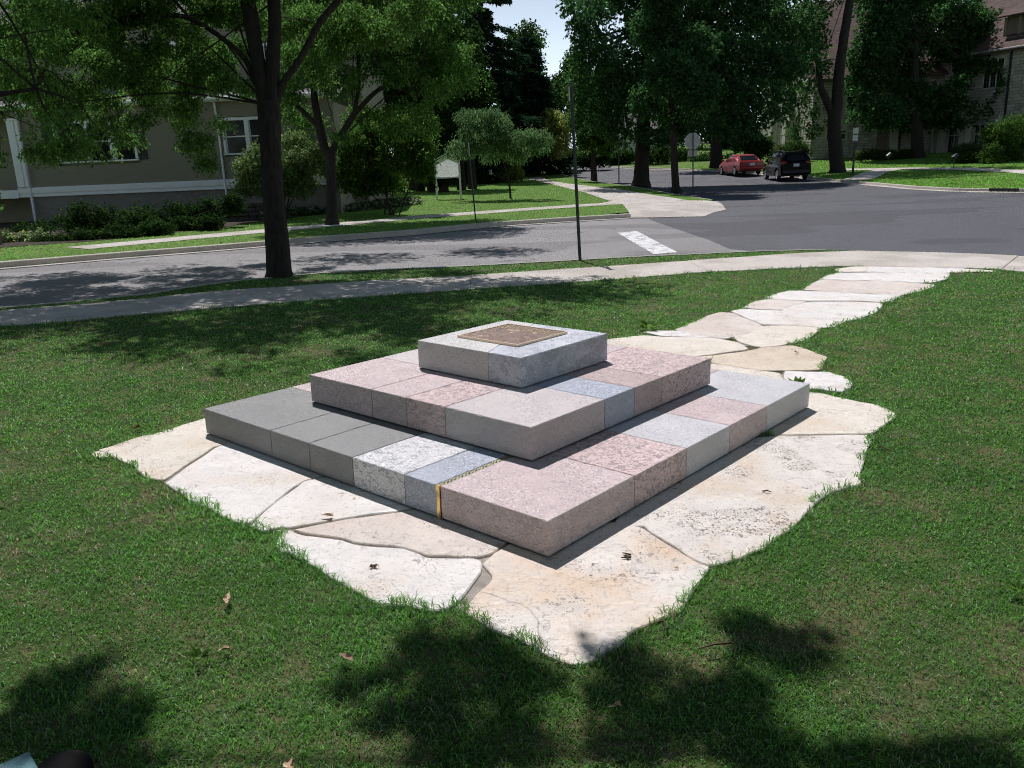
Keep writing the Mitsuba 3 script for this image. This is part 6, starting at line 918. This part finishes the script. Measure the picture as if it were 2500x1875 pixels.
# far pale garage by the end of the street
gr_ = thing('garage', 'pale garage front far behind the stout maple', 'garage'); gx_, gy_ = 13.4, 92.0; z = gz(gx_, gy_)
part(gr_, 'wall', box(gx_ - 3, gx_ + 4, gy_, gy_ + 6, z - .5, z + 3), 'white_paint'); part(gr_, 'door', box(gx_ - 2.2, gx_ + 1.8, gy_ - .06, gy_ + .02, z, z + 2.2), 'sign_back'); part(gr_, 'roof', trimesh.convex.convex_hull(np.array([(gx_ - 3.4, gy_ - .5, z + 3), (gx_ + 4.4, gy_ - .5, z + 3), (gx_ - 3.4, gy_ + 6.5, z + 3), (gx_ + 4.4, gy_ + 6.5, z + 3), (gx_ - 3.4, gy_ + 3, z + 5), (gx_ + 4.4, gy_ + 3, z + 5)])), 'shingle_grey')

# ---------------------------------------------------------------- parked vehicles
def ring(hw0, hw1, z0, z1, r=.09):
    a = [(-hw0 + .06, z0), (-hw0, z0 + .08), (-max(hw0, hw1), z0 + (z1 - z0) * .55), (-hw1, z1 - r), (-hw1 + r * .8, z1)]
    return a + [(-x, z) for x, z in a[::-1]]
def loft(st):
    n = len(ring(*st[0][1:])); V = []
    for s_ in st: V += [(y, s_[0], z) for y, z in ring(*s_[1:])]
    F = []
    for i in range(len(st) - 1):
        for j in range(n):
            a, b = i * n + j, i * n + (j + 1) % n; F += [(a, b, b + n), (a, b + n, a + n)]
    for j in range(1, n - 1):
        F.append((0, j + 1, j)); o = (len(st) - 1) * n; F.append((o, o + j, o + j + 1))
    m = trimesh.Trimesh(np.array(V, float), np.array(F), process=True); m.fix_normals(); return m
def place(m, x, y, z, h):
    m = m.copy(); m.apply_transform(trimesh.transformations.rotation_matrix(-h, (0, 0, 1))); m.apply_translation((x, y, z)); return m
def car(name, label, cate, x, y, h, paint, kind, group=None):
    t = thing(name, label, cate, group); z = gz(x, y) - .115
    P = lambda nm, m, b, **k: part(t if '>' not in nm else nm.split('>')[0], nm.split('>')[-1], place(m, x, y, z, h), b, **k)
    if kind == 'suv':
        low = [(-2.30, .80, .78, .48, .98), (-2.22, .90, .88, .34, 1.06), (-1.6, .93, .91, .28, 1.10), (0, .94, .92, .27, 1.07), (1.3, .93, .89, .28, 1.02), (1.95, .90, .82, .30, .95), (2.25, .80, .68, .36, .84), (2.32, .70, .6, .46, .74)]
        up = [(-2.20, .83, .70, 1.0, 1.10), (-2.02, .86, .68, 1.0, 1.52), (-1.75, .87, .66, 1.0, 1.69), (-.6, .87, .66, 1.0, 1.72), (.25, .86, .64, 1.0, 1.66), (.62, .85, .66, 1.0, 1.44), (1.22, .84, .78, .95, 1.05)]
        wb, wr, zr = (-1.38, 1.42), .36, 1.72
        rear = [(-2.262, 1.16), (-2.06, 1.50), .56, .44]
    else:
        low = [(-2.32, .76, .74, .48, .90), (-2.25, .85, .83, .36, .96), (-1.5, .88, .87, .26, .96), (0, .88, .87, .25, .94), (1.2, .88, .85, .25, .92), (2.0, .86, .80, .28, .84), (2.30, .78, .70, .34, .76), (2.36, .70, .66, .44, .68)]
        up = [(-1.75, .80, .74, .88, .97), (-1.28, .81, .62, .88, 1.33), (-.95, .81, .60, .88, 1.40), (.15, .81, .60, .88, 1.41), (.40, .80, .61, .88, 1.34), (1.10, .79, .72, .86, .95)]
        wb, wr, zr = (-1.40, 1.38), .315, 1.41
        rear = [(-1.70, 1.02), (-1.30, 1.31), .60, .52]
    lo = loft(low)
    try:
        M_ = m3.Manifold(m3.Mesh(np.asarray(lo.vertices, np.float32), np.asarray(lo.faces, np.uint32)))
        for w in wb: M_ = M_ - m3.Manifold.cylinder(3.0, wr + .055, wr + .055, 24).rotate([0, 90, 0]).translate([-1.5, w, wr])
        mm = M_.to_mesh(); lo2 = trimesh.Trimesh(mm.vert_properties[:, :3], mm.tri_verts, process=False)
        if len(lo2.faces) > 20: lo = lo2
    except Exception: pass
    body = P('body', lo, paint, smooth=32)
    P('underside', box(-.74, .74, -2.0, 2.0, .26, .60), 'trim_dark')
    P('cabin', loft(up), paint, smooth=32)
    # side glass and screens, a little proud of the cabin
    def pane(pts):
        v = np.array(pts, float); c = v.mean(0); n_ = np.cross(v[1] - v[0], v[2] - v[0]); n_ /= np.linalg.norm(n_); n_ *= np.sign(n_ @ (c - np.array([0, 0, 1.0])))
        return trimesh.convex.convex_hull(np.vstack([v + n_ * .006, v - n_ * .03]))
    zb_, zt = (1.10, 1.60) if kind == 'suv' else (.97, 1.33)
    xs = [(-1.95, -1.25), (-1.15, -.28), (-.18, .62)] if kind == 'suv' else [(-1.12, -.30), (-.22, .62)]
    hb, ht = (.885, .705) if kind == 'suv' else (.815, .645)
    for sd in (-1, 1):
        for a, b in xs:
            a2, b2 = a + (.12 if a < -1.1 else 0), b - (.42 if b > .5 else 0)
            P('side_window', pane([(sd * hb, a, zb_), (sd * hb, b, zb_), (sd * ht, b2, zt), (sd * ht, a2, zt)]), 'pane')
        P('mirror', cbox(sd * .98, .75, zb_ + .06, .2, .1, .14, .03), paint)
        for w in wb:
            ty = trimesh.creation.torus(wr * .80, wr * .22, 24, 10); ty.vertices[:, 2] *= 1.25; ty.apply_transform(trimesh.transformations.rotation_matrix(math.pi / 2, (0, 1, 0))); ty.apply_translation((sd * .80, w, wr)); k = P('wheel', ty, 'rubber', smooth=40)
            rm = [trimesh.creation.annulus(wr * .55, wr * .66, .10, sections=24)] + [cbox(0, 0, 0, wr * .14, wr * 1.2, .06, .01, i * math.pi / 5 * 2 / 2) for i in range(5)] + [trimesh.creation.cylinder(wr * .16, .09, sections=12)]
            rm = cat(rm); rm.apply_transform(trimesh.transformations.rotation_matrix(math.pi / 2, (0, 1, 0))); rm.apply_translation((sd * .855, w, wr)); part(k, 'rim', place(rm, x, y, z, h), 'alloy')
        lz = .98 if kind == 'suv' else .76
        P('tail_light', cbox(sd * .70, -2.27 if kind != 'suv' else -2.22, lz, .26, .10, .26 if kind == 'suv' else .16, .03), 'lamp_red')
        P('headlight', cbox(sd * .62, 2.22, .70 if kind == 'suv' else .64, .30, .16, .14, .04), 'lamp_clear')
    (y0, z0_), (y1, z1_), w0, w1 = rear
    P('rear_window', pane([(-w0, y0, z0_), (w0, y0, z0_), (w1, y1, z1_), (-w1, y1, z1_)]), 'pane')
    P('bumper', cbox(0, -2.30, .52, 1.62, .14, .20, .05), paint if kind != 'suv' else 'trim_dark')
    P('number_plate', cbox(0, -2.335 if kind != 'suv' else -2.30, .90 if kind == 'suv' else .74, .34, .05, .17, .008), 'plate')
    P('windscreen', pane([(-.70, 1.05, 1.02), (.70, 1.05, 1.02), (.56, .45, 1.40 if kind == 'suv' else 1.30), (-.56, .45, 1.40 if kind == 'suv' else 1.30)]), 'pane')
    if kind == 'suv':
        for sd in (-1, 1): P('roof_rail', tube([(sd * .6, -1.6, 1.70), (sd * .62, -1.4, 1.76), (sd * .62, .0, 1.75), (sd * .6, .2, 1.68)], .02, 6), 'trim_dark')
        P('spoiler', cbox(0, -2.02, 1.64, 1.2, .22, .05, .02), paint)
    return t
car('parked_car', 'black sport utility vehicle parked at the far kerb, seen from behind', 'car', 17.55, 47.3, .06, 'car_black', 'suv', None)
car('parked_car', 'red saloon car parked ahead of the black vehicle', 'car', 16.75, 54.6, -.07, 'car_red', 'sedan', None)
car('parked_car', 'white car half hidden behind the yellow green bush', 'car', -3.2, 63.2, -1.57, 'car_white', 'suv', None)

# ---------------------------------------------------------------- small things on the ground
def dead_leaf(x, y, size, m, label, seed, cate='leaf'):
    r = np.random.default_rng(seed); z = gz(x, y) + .026; a = r.uniform(0, 6.28); pts = []
    for k in range(14):
        t = k / 14 * 2 * math.pi; rr_ = size * (.45 + .12 * math.cos(3 * t + seed)) * (1.0 if k != 0 else 1.6); pts.append((rr_ * math.cos(t), rr_ * .62 * math.sin(t), .25 * size * (math.sin(t) ** 2) * (1 + .3 * math.sin(5 * t))))
    V = np.vstack([[(0, 0, 0)], pts]); F = [(0, k + 1, (k + 1) % 14 + 1) for k in range(14)]
    m_ = trimesh.Trimesh(np.vstack([V, V - [0, 0, .0012]]), np.vstack([F, np.array(F)[:, ::-1] + 15]), process=False)
    m_.apply_transform(trimesh.transformations.euler_matrix(r.uniform(-.3, .3), r.uniform(-.3, .3), a)); m_.apply_translation((x, y, z)); solo('dead_leaf', m_, m, label, cate)
LV = D['leaves']
dead_leaf(*LV[0], .05, 'dry_leaf', 'small dry leaf lying on the flagstone in front of the grey blocks', 1)
dead_leaf(*LV[1], .05, 'dry_leaf', 'pale dead leaf on the grass, left of the front flagstone', 2)
dead_leaf(LV[1][0] - .012, LV[1][1] + .03, .04, 'dry_leaf', 'brown dead leaf touching the pale one left of the front flagstone', 12)
dead_leaf(*LV[2], .045, 'dry_leaf', 'brown dead leaf on the grass in the lower left', 3)
dead_leaf(-.62, -2.75, .05, 'dry_leaf', 'pale dead leaf on the grass below the front flagstones', 4)
dead_leaf(*LV[6], .05, 'dry_leaf', 'dead leaf at the bottom edge of the lawn', 5)
dead_leaf(*LV[7], .035, 'dry_leaf', 'small dead leaf in the dappled shade under the front flagstone', 6)
dead_leaf(-2.53, .02, .055, 'rust_leaf', 'rust red leaf beside the left flagstone edge', 7)
dead_leaf(2.5, 1.75, .05, 'dry_leaf', 'dry leaf on the path side of the right lawn', 8)
def litter(x, y, n, r0, label, seed, cate='twig', zl=.017):
    r = np.random.default_rng(seed); ms = []
    for i in range(n):
        a = r.uniform(0, 6.28); l = r.uniform(.4, 1) * r0; p = np.array([x, y]) + r.normal(size=2) * r0 * .35; z = gz(*p) + zl
        ms.append(tube([(p[0], p[1], z), (p[0] + math.cos(a) * l * .5, p[1] + math.sin(a) * l * .5, z + r.uniform(.0, .012)), (p[0] + math.cos(a) * l, p[1] + math.sin(a) * l, z + .002)], [.0045, .004, .002], 5))
    solo('twig', cat(ms), 'twig', label, cate)
litter(.47, -2.02, 4, .045, 'crumpled brown twig on the front flagstone', 1)
litter(.535, -2.53, 3, .09, 'forked twig lying at the right edge of the front flagstone', 2)
litter(-.63, -2.06, 6, .022, 'crumb of brown debris on the flagstone left of the front corner', 3)
litter(1.22, -1.36, 1, .06, 'short twig on the speckled flagstone', 4)
litter(2.15, -.72, 1, .14, 'thin twig at the outer edge of the speckled flagstone', 5)
litter(.92, -2.72, 1, .22, 'thin stick in the grass within the right shadow', 6, zl=.03)
bg = thing('bag', 'black rounded bag at the bottom left edge of the lawn', 'bag')
b0 = trimesh.creation.icosphere(3, 1.0); b0.vertices = np.sign(b0.vertices) * np.abs(b0.vertices) ** .8 * np.array([.082, .12, .055]); b0.apply_translation((-1.33, -3.31, gz(-1.36, -3.2) + .006)); part(bg, 'body', b0, 'black_cloth', smooth=True)
part(bg, 'strap', tube(smooth_path([(-1.37, -3.36, .05), (-1.34, -3.40, .075), (-1.28, -3.40, .075), (-1.25, -3.36, .05)], 4), .008, 6), 'black_cloth', smooth=40)
fo = cbox(-1.472, -3.417, gz(-1.47, -3.4) + .058, .30, .22, .008, .002, .75); solo('folder', fo, 'pale_blue', 'corner of a dull blue green folder at the bottom left edge', 'folder')
def weed(x, y, n, size, label, seed):
    r = np.random.default_rng(seed); a = r.uniform(0, 6.28, n); p = np.c_[x + np.cos(a) * size * .2, y + np.sin(a) * size * .2, np.full(n, gz(x, y) + .02)]
    d_ = np.c_[np.cos(a), np.sin(a), r.uniform(.2, 1.1, n)]; V, F = kites(p, d_, np.c_[-np.sin(a), np.cos(a), np.zeros(n)], size * r.uniform(.7, 1.2, n), size * r.uniform(.35, .55, n))
    solo('weed', trimesh.Trimesh(V, F, process=False), 'leaf', label, 'plant', color=np.repeat(np.array([[.13, .24, .05]]) * np.exp(r.normal(size=(n, 1)) * .2), 4, 0))
weed(1.42, 3.02, 13, .13, 'broad leaved weed beside the path behind the monument', 1)
weed(-2.75, -1.25, 12, .07, 'bright green weed in the lawn at the left edge', 2)
weed(2.12, .62, 14, .09, 'small clover tuft between the flagstones at the right corner', 3)
weed(1.92, -2.42, 12, .05, 'patch of clover in the right lawn', 4)
weed(-1.14, -2.72, 10, .045, 'small weed in the lower left lawn', 5)

# ---------------------------------------------------------------- grass
def blades(P, h, w, lean, col, seed, curve=.5):
    r = np.random.default_rng(seed); n = len(P); a = r.uniform(0, 2 * np.pi, n)
    if isinstance(lean, tuple): lean, a = lean
    s_ = np.c_[-np.sin(a), np.cos(a), np.zeros(n)]; f = np.c_[np.cos(a), np.sin(a), np.zeros(n)]
    ph = r.uniform(0, 2 * np.pi, n); s_ = np.c_[np.cos(ph), np.sin(ph), np.zeros(n)]
    up = np.array([[0, 0, 1.0]]); H_ = h[:, None]; Wd = w[:, None]; Ln = lean[:, None]
    mid = P + up * H_ * .55 * np.sqrt(1 - np.minimum(Ln * .5, .9) ** 2) + f * H_ * Ln * .30; tip = P + up * H_ * np.maximum(1.0 - .62 * Ln, .12) + f * H_ * Ln * .95
    V = np.stack([P - s_ * Wd / 2, P + s_ * Wd / 2, mid - s_ * Wd * .40, mid + s_ * Wd * .40, tip], 1).reshape(-1, 3); k = np.arange(n) * 5
    F = np.vstack([np.c_[k, k + 1, k + 3], np.c_[k, k + 3, k + 2], np.c_[k + 2, k + 3, k + 4]])
    return V, F, np.repeat(col, 5, 0)
def grass_color(x, y, r):
    n = len(x); a = meshkit.fbm(np.c_[x * .9, y * .9, np.zeros(n)], 4, 3); b = meshkit.fbm(np.c_[x * 2.6, y * 2.6, np.ones(n)], 4, 4)
    c = np.array([[.110, .285, .056]]) * (1 - a[:, None]) * 1.15 + np.array([[.165, .345, .070]]) * a[:, None] * 1.15
    c = c * np.exp(r.normal(size=(n, 1)) * .24)
    dry = np.clip((b - .50) * 5, 0, 1) * .30 + .035
    c = c * (.82 + .42 * meshkit.fbm(np.c_[x * 1.7, y * 1.7, np.full(n, 4.0)], 3, 12))[:, None]
    d = r.random(n) < dry; c[d] = np.array([[.34, .31, .20]]) * np.exp(r.normal(size=(d.sum(), 1)) * .3)
    bl = r.random(n) < .26; c[bl] = np.array([[.23, .36, .19]]) * np.exp(r.normal(size=(bl.sum(), 1)) * .2)
    return c
rg = np.random.default_rng(17)
lawn_near = nearP.difference(walkP.buffer(-.045)).difference(unary_union([stoneU, apronU, base_sq]).buffer(-.055)).buffer(0)
pathU = unary_union(stones[9:]).buffer(.07).buffer(-.068)
lawn_near = lawn_near.difference(pathU.buffer(-.05)).buffer(0); edges = None
hard = unary_union([stoneU, pathU, apronU, base_sq, walkP])
edges = unary_union([hard.boundary, walkP.boundary])
N = 1700000
rr_ = (1.75 ** .4 + rg.random(N) * (17 ** .4 - 1.75 ** .4)) ** (1 / .4); th_ = rg.uniform(-.66, .66, N)
x = CAM[0] + rr_ * np.sin(th_); y = CAM[1] + rr_ * np.cos(th_)
area_density = N / (1.32 * (17 ** .4 - 1.75 ** .4) / .4) * rr_ ** -1.6
want = np.clip(15000 * (3.0 / rr_) ** 1.6, 700, 15000)
keep = rg.random(N) < want / area_density
x, y, rr_ = x[keep], y[keep], rr_[keep]
inside = shapely.contains_xy(lawn_near, x, y); x, y, rr_ = x[inside], y[inside], rr_[inside]
dist = shapely.distance(edges, shapely.points(x, y)); edge_ = dist < .07
over = shapely.contains_xy(hard, x, y); cr_ = meshkit.fbm(np.c_[x * 7, y * 7, np.full(len(x), 2.0)], 3, 9)     # turf creeping over the stone edges here and there
k_ = ~over | (dist < np.clip((cr_ - .46) * .22, .004, .04)); x, y, rr_, edge_, dist = x[k_], y[k_], rr_[k_], edge_[k_], dist[k_]
thin = meshkit.fbm(np.c_[x * 2.6, y * 2.6, np.ones(len(x))], 4, 4)
k_ = rg.random(len(x)) > np.clip((thin - .56) * 3, 0, .45); x, y, rr_, edge_ = x[k_], y[k_], rr_[k_], edge_[k_]
n_ = len(x); sc_ = np.clip(rr_ / 3.0, 1, 4.5)
h = rg.uniform(.017, .040, n_) * (1 + .35 * (meshkit.fbm(np.c_[x * 3, y * 3, np.zeros(n_)], 3, 6) - .5) * 2); h[edge_] *= rg.uniform(1.0, 1.9, edge_.sum())
tall = rg.random(n_) < .012; h[tall] *= 1.7
lift_ = np.where(shapely.contains_xy(hard, x, y), .016, 0.0)
w_ = rg.uniform(.0027, .0046, n_) * sc_ ** .85
ln_ = rg.uniform(.35, 1.35, n_)
V, F, C_ = blades(np.c_[x, y, T(x, y) - .008 + lift_], h, w_, ln_, grass_color(x, y, rg), 5)
# verge and far lawns: sparser, broader tufts
def field(P, n, hmin, hmax, w, seed, far):
    r = np.random.default_rng(seed); x0, y0, x1, y1 = P.bounds; m_ = int(n * (x1 - x0) * (y1 - y0) / P.area * 1.05)
    X, Y_ = r.uniform(x0, x1, m_), r.uniform(y0, y1, m_); k = shapely.contains_xy(P, X, Y_); X, Y_ = X[k][:n], Y_[k][:n]; n2 = len(X)
    return blades(np.c_[X, Y_, T(X, Y_) - .01], r.uniform(hmin, hmax, n2), np.full(n2, w) * r.uniform(.7, 1.3, n2), r.uniform(.2, 1.0, n2), grass_color(X, Y_, r) * np.asarray(far), seed)
view = Polygon([(-.01, -5), (-60, 85), (60, 85)])
bedP = Polygon([(-20, 18.5), (-14, 15.6), (-11.2, 17.4), (-8.8, 21.4), (-7.9, 24.6), (-6, 27.5), (-4.2, 30.5), (-3.7, 34.0), (-5, 36), (-20, 36)])
fB = lawnB.difference(LineString(fw).buffer(.61)).difference(bedP).intersection(view).intersection(sbox(-16, 5, 12, 60))
fC = lawnC.difference(cwk.buffer(.68)).difference(LineString([(19.4, 41.4), (21.4, 44.4), (22.8, 46.7), (24.4, 48.4)]).buffer(.74)).intersection(view).intersection(sbox(5, 20, 40, 66))
solo('lawn_grass', trimesh.Trimesh(V, F, process=False), 'blade', 'green mown grass blades of the near lawn with dry patches', None, color=np.clip(C_, 0, .8), kind='stuff')
V, F, C_ = field(fB, 38000, .03, .07, .028, 61, (1.1, 1.2, .7))
solo('lawn_grass', trimesh.Trimesh(V, F, process=False), 'blade', 'mown grass of the far corner lawn', None, color=np.clip(C_, 0, .8), kind='stuff')
V, F, C_ = field(fC, 30000, .04, .09, .07, 62, (1.1, 1.2, .7))
solo('lawn_grass', trimesh.Trimesh(V, F, process=False), 'blade', 'mown grass before the stone hall', None, color=np.clip(C_, 0, .8), kind='stuff')
